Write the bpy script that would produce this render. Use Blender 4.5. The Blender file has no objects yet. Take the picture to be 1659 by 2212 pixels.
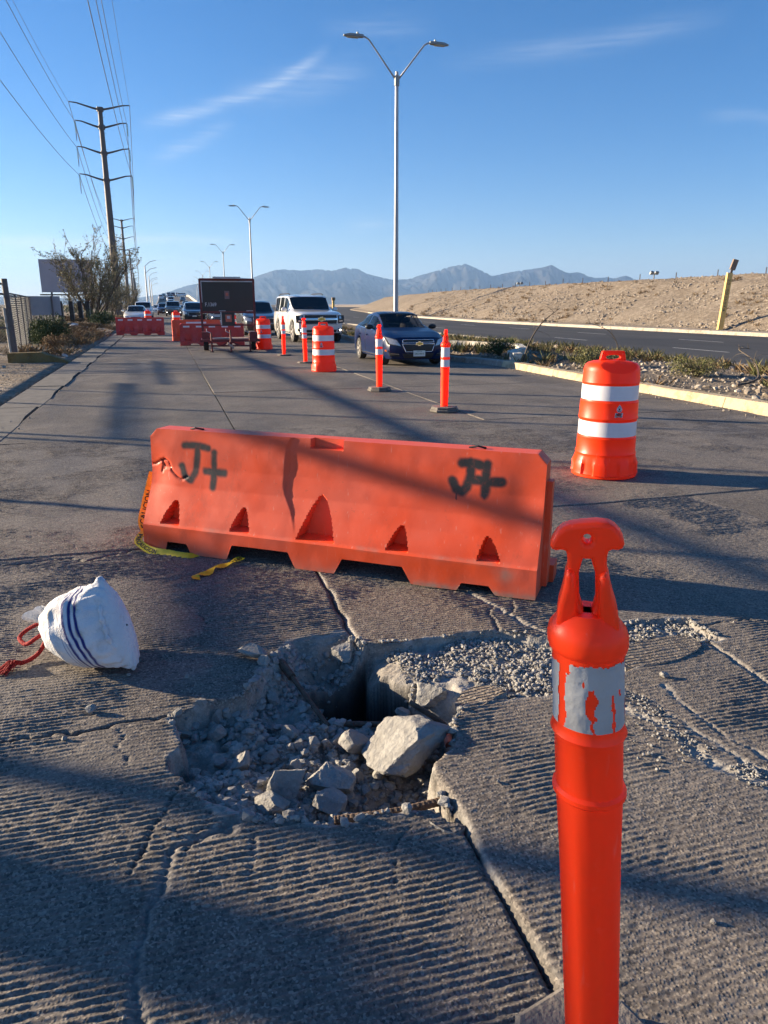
import bpy, bmesh, math, random
import numpy as np
from mathutils import Vector, Matrix

# ------------------------------------------------------------------ camera, sky, sun, exposure
# World: +Y runs along the road, +X across it to the right, z = 0 is the road surface (metres).
sc = bpy.context.scene
C = sc.collection
cam = bpy.data.cameras.new('camera')
cam.sensor_fit = 'VERTICAL'; cam.sensor_height = 36.0; cam.lens = 36.0 * 1600 / 2212
cam.clip_start = 0.05; cam.clip_end = 40000
cam_o = bpy.data.objects.new('camera', cam); C.objects.link(cam_o)
cam_o.location = (0, 0, 1.5)
cam_o.rotation_euler = (math.radians(90 - 15.68), 0, math.radians(-16.1))
sc.camera = cam_o

SUN_AZ = math.radians(-59.0)          # clockwise from +Y: the sun stands ahead on the left
SUN_EL = math.radians(13.0)
SUN = Vector((math.sin(SUN_AZ) * math.cos(SUN_EL), math.cos(SUN_AZ) * math.cos(SUN_EL), math.sin(SUN_EL)))
w = bpy.data.worlds.new('World'); sc.world = w; w.use_nodes = True
wt = w.node_tree; wn = wt.nodes; wl = wt.links
bg = wn['Background']
sky = wn.new('ShaderNodeTexSky'); sky.sky_type = 'NISHITA'; sky.sun_disc = False
sky.sun_elevation = SUN_EL; sky.sun_rotation = SUN_AZ % (2 * math.pi)
sky.altitude = 1100; sky.air_density = 1.0; sky.dust_density = 0.25; sky.ozone_density = 3.5
SKY_STRENGTH = 0.056
bg.inputs['Strength'].default_value = SKY_STRENGTH

def wmath(op, a, b=None, c=None):
    n = wn.new('ShaderNodeMath'); n.operation = op
    for i, v in enumerate((a, b, c)):
        if v is None: continue
        if isinstance(v, (int, float)): n.inputs[i].default_value = v
        else: wl.new(v, n.inputs[i])
    return n.outputs[0]
# thin cirrus: streaks laid in azimuth / elevation of the sky itself
tc = wn.new('ShaderNodeTexCoord')
sx = wn.new('ShaderNodeSeparateXYZ'); wl.new(tc.outputs['Generated'], sx.inputs[0])
az = wmath('MULTIPLY', wmath('ARCTAN2', sx.outputs['X'], sx.outputs['Y']), 180 / math.pi)
el = wmath('MULTIPLY', wmath('ARCSINE', sx.outputs['Z']), 180 / math.pi)
nz = wn.new('ShaderNodeTexNoise'); nz.inputs['Scale'].default_value = 7; nz.inputs['Detail'].default_value = 4
wl.new(tc.outputs['Generated'], nz.inputs['Vector'])
warp = wmath('MULTIPLY', wmath('SUBTRACT', nz.outputs['Fac'], 0.5), 1.3)
elw = wmath('ADD', el, warp)
mp = wn.new('ShaderNodeMapping'); mp.inputs['Scale'].default_value = (3.5, 3.5, 60); mp.inputs['Rotation'].default_value = (0.25, -0.3, 0)
wl.new(tc.outputs['Generated'], mp.inputs['Vector'])
nf = wn.new('ShaderNodeTexNoise'); nf.inputs['Scale'].default_value = 3.0; nf.inputs['Detail'].default_value = 7; nf.inputs['Roughness'].default_value = 0.62
wl.new(mp.outputs[0], nf.inputs['Vector'])
fib = wn.new('ShaderNodeMapRange'); fib.inputs[1].default_value = 0.25; fib.inputs[2].default_value = 0.85
wl.new(nf.outputs['Fac'], fib.inputs[0])
def streak(a0, a1, e0, slope, curve, width, fade, amount):
    """parabolic streak: elevation = e0 + slope*t + curve*t*t, t = azimuth - a0"""
    t = wmath('SUBTRACT', az, a0)
    ec = wmath('ADD', wmath('ADD', wmath('MULTIPLY', t, slope), wmath('MULTIPLY', wmath('MULTIPLY', t, t), curve)), e0)
    d = wmath('DIVIDE', wmath('SUBTRACT', elw, ec), width)
    gq = wmath('POWER', 2.718, wmath('MULTIPLY', wmath('MULTIPLY', d, d), -1.0))
    c = (a0 + a1) / 2; h = abs(a1 - a0) / 2
    d2 = wmath('DIVIDE', wmath('SUBTRACT', wmath('ABSOLUTE', wmath('SUBTRACT', az, c)), h), -fade)
    m = wn.new('ShaderNodeClamp'); wl.new(d2, m.inputs[0])
    return wmath('MULTIPLY', wmath('MULTIPLY', gq, m.outputs[0]), amount)
parts = [streak(-.9, 12.6, 11.5, .126, .0185, .40, 2.5, .55), streak(5, 16, 13.3, .19, 0, .9, 4, .30), streak(11.5, 20, 17.5, .02, 0, .5, 3, .22),
         streak(19.5, 39, 15.5, .075, 0, .6, 6, .24), streak(-.5, 6, 9.2, .42, 0, .5, 2, .36), streak(-14, 6.5, 4.0, .02, 0, .30, 3, .7), streak(-11, -2, 3.2, .05, 0, .8, 3, .45),
         streak(13, 17, 5.55, .05, 0, .45, 1.5, .3), streak(37, 43, 11.7, -.12, 0, .35, 2, .2), streak(-95, -20, 9, .1, 0, 3, 12, .4), streak(60, 170, 24, -.1, 0, 3, 15, .35)]
tot = parts[0]
for p_ in parts[1:]: tot = wmath('ADD', tot, p_)
cf = wmath('MULTIPLY', tot, fib.outputs[0])
lp = wn.new('ShaderNodeClamp'); wl.new(cf, lp.inputs[0]); lp.inputs[2].default_value = 0.8
mx = wn.new('ShaderNodeMix'); mx.data_type = 'RGBA'
hs = wn.new('ShaderNodeHueSaturation'); hs.inputs['Saturation'].default_value = 1.24
wl.new(sky.outputs[0], hs.inputs['Color'])
wl.new(lp.outputs[0], mx.inputs[0]); gr = wn.new('ShaderNodeMix'); gr.data_type = 'RGBA'; gr.blend_type = 'MULTIPLY'; gr.inputs[0].default_value = 1; gr.inputs[7].default_value = (1.14, .97, 1.06, 1)
wl.new(hs.outputs[0], gr.inputs[6]); wl.new(gr.outputs[2], mx.inputs[6])
mx.inputs[7].default_value = (5.2, 5.6, 6.0, 1)
wl.new(mx.outputs[2], bg.inputs[0])

sun = bpy.data.lights.new('sun', 'SUN'); sun.energy = 5.0; sun.angle = math.radians(0.53); sun.color = (1.0, 0.82, 0.58)
sun_o = bpy.data.objects.new('sun', sun); C.objects.link(sun_o)
sun_o.rotation_euler = SUN.to_track_quat('Z', 'Y').to_euler(); sun_o.location = (-20, 12, 12)

sc.view_settings.view_transform = 'Standard'; sc.view_settings.look = 'None'
sc.view_settings.gamma = 1.0; sc.view_settings.exposure = 1.68
sc.view_settings.use_curve_mapping = False
sc.cycles.use_denoising = True
sc.cycles.max_bounces = 6; sc.cycles.diffuse_bounces = 3; sc.cycles.glossy_bounces = 3
sc.cycles.transmission_bounces = 6; sc.cycles.transparent_max_bounces = 10; sc.cycles.volume_bounces = 0
sc.cycles.sample_clamp_indirect = 4.0; sc.cycles.caustics_reflective = False; sc.cycles.caustics_refractive = False

# ------------------------------------------------------------------ helpers
random.seed(4); RS = np.random.RandomState(7)
_T = RS.rand(256, 256).astype(np.float64)
def vnoise(x, y, seed=0):
    """value noise 0..1 on arrays"""
    x = np.asarray(x, float) + seed * 17.31; y = np.asarray(y, float) + seed * 9.77
    ix = np.floor(x).astype(int); iy = np.floor(y).astype(int)
    fx = x - ix; fy = y - iy
    fx = fx * fx * (3 - 2 * fx); fy = fy * fy * (3 - 2 * fy)
    a = _T[ix & 255, iy & 255]; b = _T[(ix + 1) & 255, iy & 255]
    c = _T[ix & 255, (iy + 1) & 255]; d = _T[(ix + 1) & 255, (iy + 1) & 255]
    return (a * (1 - fx) + b * fx) * (1 - fy) + (c * (1 - fx) + d * fx) * fy
def fbm(x, y, octv=4, seed=0, gain=0.5):
    s = 0; a = 1; t = 0; x = np.asarray(x, float); y = np.asarray(y, float)
    for i in range(octv):
        s = s + a * (vnoise(x, y, seed + i * 3) - 0.5); t += a
        x = x * 2.03; y = y * 2.03; a *= gain
    return s / t * 2
def sstep(a, b, x): t = np.clip((x - a) / (b - a), 0, 1); return t * t * (3 - 2 * t)
def seg_dist(px, py, pts):
    """distance from points to a polyline and parameter of nearest segment"""
    d = np.full(px.shape, 1e9)
    for (x0, y0), (x1, y1) in zip(pts[:-1], pts[1:]):
        dx, dy = x1 - x0, y1 - y0; l2 = dx * dx + dy * dy + 1e-12
        t = np.clip(((px - x0) * dx + (py - y0) * dy) / l2, 0, 1)
        d = np.minimum(d, np.hypot(px - x0 - t * dx, py - y0 - t * dy))
    return d
def in_poly(px, py, pts):
    r = np.zeros(px.shape, bool); n = len(pts); j = n - 1
    for i in range(n):
        xi, yi = pts[i]; xj, yj = pts[j]
        if yi != yj:
            r ^= ((yi > py) != (yj > py)) & (px < (xj - xi) * (py - yi) / (yj - yi) + xi)
        j = i
    return r

def tag(o, label=None, cat=None, group=None, kind=None):
    if label: o['label'] = label
    if cat: o['category'] = cat
    if group: o['group'] = group
    if kind: o['kind'] = kind
    return o
def thing(name, label, cat, loc=(0, 0, 0), rotz=0, group=None):
    o = bpy.data.objects.new(name, None); o.empty_display_size = 0.1; C.objects.link(o)
    o.location = loc; o.rotation_euler = (0, 0, rotz)
    return tag(o, label, cat, group)
def link(name, me, mat=None, parent=None, smooth=False, angle=None):
    if mat is not None:
        for m_ in (mat if isinstance(mat, (list, tuple)) else [mat]): me.materials.append(m_)
    if not smooth: me.shade_flat()
    if smooth:
        me.polygons.foreach_set('use_smooth', np.ones(len(me.polygons), bool))
        if angle: me.set_sharp_from_angle(angle=math.radians(angle))
    o = bpy.data.objects.new(name, me); C.objects.link(o)
    if parent is not None: o.parent = parent
    return o
def pydata(name, v, f, mat=None, parent=None, smooth=False, angle=None):
    me = bpy.data.meshes.new(name); me.from_pydata([tuple(map(float, p)) for p in v], [], [tuple(map(int, q)) for q in f]); me.update()
    return link(name, me, mat, parent, smooth, angle)
def fast_mesh(name, v, f):
    """v Nx3, f Mx3 or Mx4 numpy arrays"""
    v = np.ascontiguousarray(v, np.float32); f = np.ascontiguousarray(f, np.int32); k = f.shape[1]
    me = bpy.data.meshes.new(name)
    me.vertices.add(len(v)); me.vertices.foreach_set('co', v.ravel())
    me.loops.add(f.size); me.loops.foreach_set('vertex_index', f.ravel())
    me.polygons.add(len(f)); me.polygons.foreach_set('loop_start', np.arange(0, f.size, k, dtype=np.int32))
    me.update(calc_edges=True); me.validate()
    return me
def set_col(me, name, rgb):
    a = me.color_attributes.new(name, 'FLOAT_COLOR', 'POINT')
    c = np.ones((len(me.vertices), 4), np.float32); c[:, :rgb.shape[1]] = rgb
    a.data.foreach_set('color', c.ravel())
def grid_faces(nu, nv, off=0, closed=False):
    """vertices laid out index = i*nv + j"""
    i, j = np.meshgrid(np.arange(nu - 1), np.arange(nv - 1 if not closed else nv), indexing='ij')
    j2 = (j + 1) % nv
    return np.stack([i * nv + j, (i + 1) * nv + j, (i + 1) * nv + j2, i * nv + j2], -1).reshape(-1, 4) + off

class MB:
    """collects shapes for one mesh"""
    def __init__(s): s.v = []; s.f = []
    def add(s, v, f):
        o = len(s.v); s.v += [tuple(map(float, p)) for p in v]; s.f += [tuple(int(i) + o for i in q) for q in f]; return s
    def box(s, a, b, m=None):
        (x0, y0, z0), (x1, y1, z1) = a, b
        v = [(x0, y0, z0), (x1, y0, z0), (x1, y1, z0), (x0, y1, z0), (x0, y0, z1), (x1, y0, z1), (x1, y1, z1), (x0, y1, z1)]
        if m is not None: v = [tuple(m @ Vector(p)) for p in v]
        return s.add(v, [(0, 3, 2, 1), (4, 5, 6, 7), (0, 1, 5, 4), (1, 2, 6, 5), (2, 3, 7, 6), (3, 0, 4, 7)])
    def tube(s, pts, radii, n=8, cap=True):
        pts = [Vector(p) for p in pts]
        if not hasattr(radii, '__len__'): radii = [radii] * len(pts)
        rings = []; ref = None
        for i, p in enumerate(pts):
            d = (pts[min(i + 1, len(pts) - 1)] - pts[max(i - 1, 0)]).normalized()
            if ref is None:
                ref = d.orthogonal().normalized()
            ref = (ref - d * ref.dot(d)).normalized(); bi = d.cross(ref)
            rings.append([p + (ref * math.cos(2 * math.pi * k / n) + bi * math.sin(2 * math.pi * k / n)) * radii[i] for k in range(n)])
        v = [q for r in rings for q in r]; f = []
        for i in range(len(pts) - 1):
            for k in range(n): f.append((i * n + k, i * n + (k + 1) % n, (i + 1) * n + (k + 1) % n, (i + 1) * n + k))
        if cap: f.append(tuple(range(n - 1, -1, -1))); f.append(tuple((len(pts) - 1) * n + k for k in range(n)))
        return s.add(v, f)
    def lathe(s, prof, n=24, c=(0, 0, 0), close=True):
        v = []; f = []
        for r, z in prof:
            for k in range(n): v.append((c[0] + r * math.cos(2 * math.pi * k / n), c[1] + r * math.sin(2 * math.pi * k / n), c[2] + z))
        for i in range(len(prof) - 1):
            for k in range(n): f.append((i * n + k, i * n + (k + 1) % n, (i + 1) * n + (k + 1) % n, (i + 1) * n + k))
        if close: f.append(tuple(range(n - 1, -1, -1))); f.append(tuple((len(prof) - 1) * n + k for k in range(n)))
        return s.add(v, f)
    def prism(s, poly, h0, h1, m=None):
        """polygon in local xy extruded z h0..h1, optional matrix"""
        n = len(poly); v = [(x, y, h0) for x, y in poly] + [(x, y, h1) for x, y in poly]
        if m is not None: v = [tuple(m @ Vector(p)) for p in v]
        return s.add(v, [tuple(range(n - 1, -1, -1)), tuple(range(n, 2 * n))] + [(i, (i + 1) % n, n + (i + 1) % n, n + i) for i in range(n)])
    def build(s, name, mat=None, parent=None, smooth=False, angle=None): return pydata(name, s.v, s.f, mat, parent, smooth, angle)

def bar(a, b, w, h=None):
    """square bar between two points as verts, faces"""
    a = Vector(a); b = Vector(b); d = (b - a).normalized(); h = h or w
    up = Vector((0, 0, 1)) if abs(d.z) < 0.95 else Vector((1, 0, 0))
    s_ = d.cross(up).normalized(); u = s_.cross(d)
    v = []
    for p in (a, b):
        for (i, j) in ((-1, -1), (1, -1), (1, 1), (-1, 1)): v.append(p + s_ * i * w / 2 + u * j * h / 2)
    return v, [(0, 1, 2, 3), (7, 6, 5, 4), (0, 4, 5, 1), (1, 5, 6, 2), (2, 6, 7, 3), (3, 7, 4, 0)]

def text_polys(body, size=1.0, bold=0.0):
    """flat text as (Nx2 verts, faces), x to the right, y up, origin lower left, height about size"""
    cu = bpy.data.curves.new('lettering', 'FONT'); cu.body = body; cu.size = size; cu.offset = bold; cu.resolution_u = 3
    o = bpy.data.objects.new('lettering', cu); C.objects.link(o)
    dg = bpy.context.evaluated_depsgraph_get(); me = o.evaluated_get(dg).to_mesh()
    v = [(p.co.x, p.co.y) for p in me.vertices]; f = [tuple(p.vertices) for p in me.polygons]
    o.evaluated_get(dg).to_mesh_clear(); bpy.data.objects.remove(o); bpy.data.curves.remove(cu)
    return v, f

# ------------------------------------------------------------------ materials
def mat(name, col=(.5, .5, .5), rough=.6, metal=0, var=.12, scale=8, bump=0, bscale=60, spec=.5, coat=0, trans=0, emit=None, alpha=None):
    """principled material with object-space noise on colour and relief"""
    m = bpy.data.materials.new(name); m.use_nodes = True; t = m.node_tree; n = t.nodes; l = t.links
    b = n['Principled BSDF']
    b.inputs['Roughness'].default_value = rough; b.inputs['Metallic'].default_value = metal
    b.inputs['Specular IOR Level'].default_value = spec; b.inputs['Coat Weight'].default_value = coat; b.inputs['Coat Roughness'].default_value = .04
    b.inputs['Transmission Weight'].default_value = trans
    co = n.new('ShaderNodeTexCoord'); no = n.new('ShaderNodeTexNoise'); no.inputs['Scale'].default_value = scale; no.inputs['Detail'].default_value = 5
    l.new(co.outputs['Object'], no.inputs['Vector'])
    r = n.new('ShaderNodeMapRange'); r.inputs[1].default_value = .3; r.inputs[2].default_value = .7
    r.inputs[3].default_value = 1 - var; r.inputs[4].default_value = 1 + var; l.new(no.outputs['Fac'], r.inputs[0])
    mu = n.new('ShaderNodeVectorMath'); mu.operation = 'SCALE'; mu.inputs[0].default_value = col
    l.new(r.outputs[0], mu.inputs['Scale']); l.new(mu.outputs[0], b.inputs['Base Color'])
    if bump:
        n2 = n.new('ShaderNodeTexNoise'); n2.inputs['Scale'].default_value = bscale; n2.inputs['Detail'].default_value = 4
        l.new(co.outputs['Object'], n2.inputs['Vector'])
        bu = n.new('ShaderNodeBump'); bu.inputs['Strength'].default_value = bump; bu.inputs['Distance'].default_value = .01
        l.new(n2.outputs['Fac'], bu.inputs['Height']); l.new(bu.outputs[0], b.inputs['Normal'])
    if emit: b.inputs['Emission Color'].default_value = (*emit[0], 1); b.inputs['Emission Strength'].default_value = emit[1]
    return m
class NT:
    """small node-graph writer"""
    def __init__(s, name):
        s.m = bpy.data.materials.new(name); s.m.use_nodes = True; s.t = s.m.node_tree; s.b = s.t.nodes['Principled BSDF']
        s.co = s.t.nodes.new('ShaderNodeTexCoord').outputs['Object']
    def put(s, sock, v):
        if isinstance(v, (int, float)): sock.default_value = v
        elif isinstance(v, (tuple, list)): sock.default_value = (*v, 1) if len(v) == 3 and sock.type == 'RGBA' else v
        else: s.t.links.new(v, sock)
    def noise(s, scale, detail=4, vec=None, rough=.5, sc3=None):
        n = s.t.nodes.new('ShaderNodeTexNoise'); n.inputs['Scale'].default_value = scale; n.inputs['Detail'].default_value = detail; n.inputs['Roughness'].default_value = rough
        vec = vec or s.co
        if sc3: mpn = s.t.nodes.new('ShaderNodeMapping'); mpn.inputs['Scale'].default_value = sc3; s.t.links.new(vec, mpn.inputs[0]); vec = mpn.outputs[0]
        s.t.links.new(vec, n.inputs['Vector']); return n.outputs['Fac']
    def voro(s, scale, feature='F1', out='Distance', vec=None):
        n = s.t.nodes.new('ShaderNodeTexVoronoi'); n.inputs['Scale'].default_value = scale; n.feature = feature
        s.t.links.new(vec or s.co, n.inputs['Vector']); return n.outputs[out]
    def rng(s, v, a, b, c=0., d=1.):
        n = s.t.nodes.new('ShaderNodeMapRange'); s.put(n.inputs[0], v)
        for i, k in enumerate((a, b, c, d)): s.put(n.inputs[i + 1], k)
        return n.outputs[0]
    def math(s, op, a, b=0.):
        n = s.t.nodes.new('ShaderNodeMath'); n.operation = op; s.put(n.inputs[0], a); s.put(n.inputs[1], b); return n.outputs[0]
    def mix(s, fac, a, b, mode='MIX'):
        n = s.t.nodes.new('ShaderNodeMix'); n.data_type = 'RGBA'; n.blend_type = mode
        s.put(n.inputs[0], fac); s.put(n.inputs[6], a); s.put(n.inputs[7], b); return n.outputs[2]
    def attr(s, name):
        n = s.t.nodes.new('ShaderNodeAttribute'); n.attribute_name = name
        q = s.t.nodes.new('ShaderNodeSeparateColor'); s.t.links.new(n.outputs['Color'], q.inputs[0]); return q.outputs, n.outputs['Color']
    def bump(s, h, strength=.5, dist=.01, nrm=None):
        n = s.t.nodes.new('ShaderNodeBump'); n.inputs['Strength'].default_value = strength; n.inputs['Distance'].default_value = dist
        s.put(n.inputs['Height'], h)
        if nrm is not None: s.t.links.new(nrm, n.inputs['Normal'])
        return n.outputs[0]
    def set(s, **k):
        nm = dict(col='Base Color', rough='Roughness', metal='Metallic', nrm='Normal', spec='Specular IOR Level', coat='Coat Weight', trans='Transmission Weight', alpha='Alpha')
        for a, v in k.items(): s.put(s.b.inputs[nm[a]], v)
        return s.m
# ------------------------------------------------------------------ ground sheet with the levee
def xk(y): return np.interp(y, [-60, 10, 25, 40, 60, 106, 200, 300, 12000], [31, 28.6, 27.8, 26.9, 25.9, 30, 48, 75, 4200])
Ys = np.concatenate([np.linspace(-60, 20, 21), np.linspace(21, 130, 110), 130 * (12000 / 130) ** np.linspace(0.02, 1, 60)])
LT = np.array([-12000, -4000, -1200, -400, -150, -70, -35, -20, -13, -9, -7.4, -6.3, -5.4, -4.6, -3.9, -3.3, -2.85, -2.56])
gv = []
slope_t = np.linspace(0, 1, 26)
for y in Ys:
    k = float(xk(y)); row = []
    under = -1.6 if y < 9 else -0.35
    for x in LT:
        z = 0.02 + 0.05 * float(fbm(x * .35, y * .35, 3, 2)) + (0.12 * float(sstep(-3.2, -6, np.array(x)))) * (0.5 + float(vnoise(x * .2, y * .12, 5)))
        if x < -100: z = -0.4
        row.append((x, y, z if x < -2.6 else 0.0))
    row += [(-2.5, y, under), (k - .2, y, under), (k + .06, y, .12), (k + 1.2, y, .17)]
    hgt = 3.35
    for t in slope_t:
        x = k + 1.9 + t * 8.4
        zz = .2 + (hgt - .2) * (t ** .92) + .10 * float(fbm(x * .8, y * .8, 3, 11)) + .22 * float(fbm(x * .15, y * .22, 2, 12)) * math.sin(math.pi * min(1, t * 1.02))
        row.append((x, y, zz))
    row += [(k + 17, y, 3.4), (k + 26, y, 0), (k + 500, y, -1), (16000, y, -2)]
    gv.append(row)
gv = np.array(gv); nU, nV = gv.shape[:2]
me = fast_mesh('ground', gv.reshape(-1, 3), grid_faces(nU, nV)[:, ::-1])
n = NT('dry_earth')
a1 = n.noise(.35, 6); a2 = n.noise(5, 6, rough=.65); a3 = n.voro(9, out='Distance'); a4 = n.voro(26)
c = n.mix(n.rng(a1, .35, .68), (.205, .163, .12), (.285, .228, .17))
c = n.mix(n.rng(n.noise(.07, 5, sc3=(1, .5, 1)), .42, .66, 0, .5), c, (.17, .14, .105)); c = n.mix(n.rng(n.noise(.5, 5, sc3=(.25, 1, 1)), .52, .7, 0, .5), c, (.36, .30, .235))
c = n.mix(n.rng(a2, .4, .72, 0, .65), c, (.42, .345, .265))
c = n.mix(n.rng(a3, .0, .32, .35, 0), c, (.5, .44, .37))
vc = n.t.nodes.new('ShaderNodeSeparateColor'); n.t.links.new(n.voro(4.5, out='Color'), vc.inputs[0]); vd_ = n.t.nodes.new('ShaderNodeSeparateColor'); n.t.links.new(n.voro(11, out='Color'), vd_.inputs[0])
c = n.mix(n.rng(vc.outputs[0], .55, 1, 0, .55), c, (.47, .40, .32)); c = n.mix(n.rng(vd_.outputs[1], .6, 1, 0, .65), c, (.15, .115, .085))
h = n.math('ADD', n.math('MULTIPLY', a2, .5), n.math('ADD', n.math('MULTIPLY', n.rng(a3, 0, .4, 1, 0), .8), n.math('MULTIPLY', n.rng(a4, 0, .5, 1, 0), .35)))
M_EARTH = n.set(col=c, rough=.95, spec=.1, nrm=n.bump(h, .8, .10))
ground = link('ground', me, M_EARTH, None, True); tag(ground, 'dry sandy ground with the stony levee slope beyond the far road', 'ground', kind='structure')

# ------------------------------------------------------------------ road slabs
def concrete(name, grooves, coarse=False):
    n = NT(name); q, _ = n.attr('col'); R, G, B = q[0], q[1], q[2]
    oi = n.t.nodes.new('ShaderNodeObjectInfo').outputs['Random']
    geo = n.t.nodes.new('ShaderNodeNewGeometry').outputs['Position']
    big = n.noise(1.1, 5, geo, sc3=(1, .16, 1)); mid = n.noise(3.2, 5, geo); fine = n.noise(60, 5, geo, rough=.7); spk = n.voro(95, vec=geo)
    c = n.mix(n.rng(big, .34, .68), (.114, .098, .083), (.213, .182, .153))
    c = n.mix(n.rng(mid, .42, .72, 0, .5), c, (.247, .21, .176))
    c = n.mix(n.rng(oi, 0, 1, 0, .22), c, (.125, .108, .09))
    c = n.mix(n.rng(fine, .50, .80, 0, .55), c, (.385, .335, .28))
    c = n.mix(n.rng(spk, .0, .28, .38, 0), c, (.42, .36, .285))
    c = n.mix(n.rng(n.noise(20, 3, geo), .55, .7, 0, .45), c, (.06, .053, .046))
    cc = n.t.nodes.new('ShaderNodeSeparateColor'); n.t.links.new(n.voro(150, out='Color', vec=geo), cc.inputs[0])
    c = n.mix(n.rng(cc.outputs[0], .62, 1, 0, .75), c, (.36, .31, .25)); c = n.mix(n.rng(cc.outputs[1], .55, 1, 0, .75), c, (.045, .039, .034))
    pale = n.mix(n.rng(n.noise(22, 6, rough=.7), .34, .68), (.27, .25, .222), (.50, .475, .43))
    pale = n.mix(n.rng(n.voro(60), 0, .22, .45, 0), pale, (.17, .155, .14))
    c = n.mix(R, c, pale)
    dirt = n.mix(n.rng(n.noise(14, 5), .35, .65), (.13, .115, .10), (.24, .215, .185))
    c = n.mix(G, c, dirt)
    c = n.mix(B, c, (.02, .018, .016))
    hh = n.math('ADD', n.math('MULTIPLY', fine, .6), n.math('MULTIPLY', n.rng(spk, 0, .5, 1, 0), .6))
    nrm = n.bump(hh, .75 if grooves else .38, .006)
    if grooves:
        sp = n.t.nodes.new('ShaderNodeSeparateXYZ'); n.t.links.new(geo, sp.inputs[0])
        ph = n.math('ADD', n.math('MULTIPLY', sp.outputs[1], 1 / .0232), n.math('MULTIPLY', n.noise(2.5, 4, geo), 1.6))
        wv = n.math('POWER', n.math('ABSOLUTE', n.math('SINE', n.math('MULTIPLY', ph, math.pi))), .6)
        wv = n.math('MULTIPLY', wv, n.rng(n.noise(.9, 4, geo), .38, .62, .15, 1))
        nrm = n.bump(wv, 1.0, .012, nrm)
        nrm = n.bump(n.noise(7, 4, geo, sc3=(1, 2.4, 1)), .5, .012, nrm)
    return n.set(col=c, rough=n.rng(big, .3, .7, .62, .86), spec=.35, nrm=nrm)
M_SLAB = concrete('broken_grooved_concrete', False); M_SLABF = concrete('grooved_concrete', True)

PIT = [(-0.095, 2.634), (-0.068, 2.516), (-0.057, 2.400), (-0.089, 2.362), (-0.081, 2.271), (-0.049, 2.210), (-0.045, 2.165), (0.008, 2.059), (0.073, 1.983), (0.166, 1.935), (0.273, 1.900), (0.405, 1.853), (0.494, 1.862), (0.597, 1.859), (0.704, 1.842), (0.722, 1.731), (0.766, 1.694), (0.749, 1.900), (0.730, 2.024), (0.767, 2.059), (0.879, 2.130), (0.914, 2.233), (1.030, 2.397), (1.198, 2.371), (1.387, 2.358), (1.803, 2.473), (2.022, 2.509), (2.266, 2.573), (2.392, 2.598), (2.389, 2.694), (2.396, 2.844), (2.090, 2.903), (1.641, 2.846), (1.440, 2.995), (1.357, 3.003), (1.197, 3.006), (0.996, 2.996), (0.777, 3.033), (0.756, 3.182), (0.606, 3.166), (0.462, 3.150), (0.331, 2.997), (0.261, 2.850), (0.190, 2.714), (0.071, 2.671)]
VOID = [(0.452, 2.86), (0.554, 2.90), (0.673, 2.955), (0.775, 3.02), (0.768, 2.90), (0.839, 2.758), (0.905, 2.70), (0.870, 2.60), (0.709, 2.560), (0.509, 2.626), (0.450, 2.802)]
GRAVEL = [(0.785, 3.068), (0.745, 2.80), (0.800, 2.625), (0.907, 2.588), (1.000, 2.485), (1.065, 2.44), (1.238, 2.40), (1.434, 2.40), (1.864, 2.50), (2.341, 2.60), (2.472, 2.684), (2.475, 2.95), (2.160, 3.05), (1.696, 2.99), (1.488, 3.095), (1.237, 3.106), (1.029, 3.096), (0.802, 3.135)]
FLOOR = np.array([(-.02, 2.55, -.10), (0, 2.3, -.10), (.05, 2.1, -.075), (.12, 2.0, -.035), (.2, 2.4, -.13), (.2, 2.65, -.10), (.33, 2.8, -.12), (.3, 2.1, -.12), (.25, 1.95, -.06), (.45, 2.3, -.15), (.45, 1.93, -.12), (.6, 2.03, -.2), (.67, 1.9, -.17), (.65, 2.3, -.19), (.85, 2.3, -.2), (.95, 2.45, -.13), (.4, 2.9, -.15), (.5, 3.03, -.17), (.66, 3.08, -.17), (.45, 2.6, -.13), (.6, 2.5, -.14), (.8, 2.5, -.16)])
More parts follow.
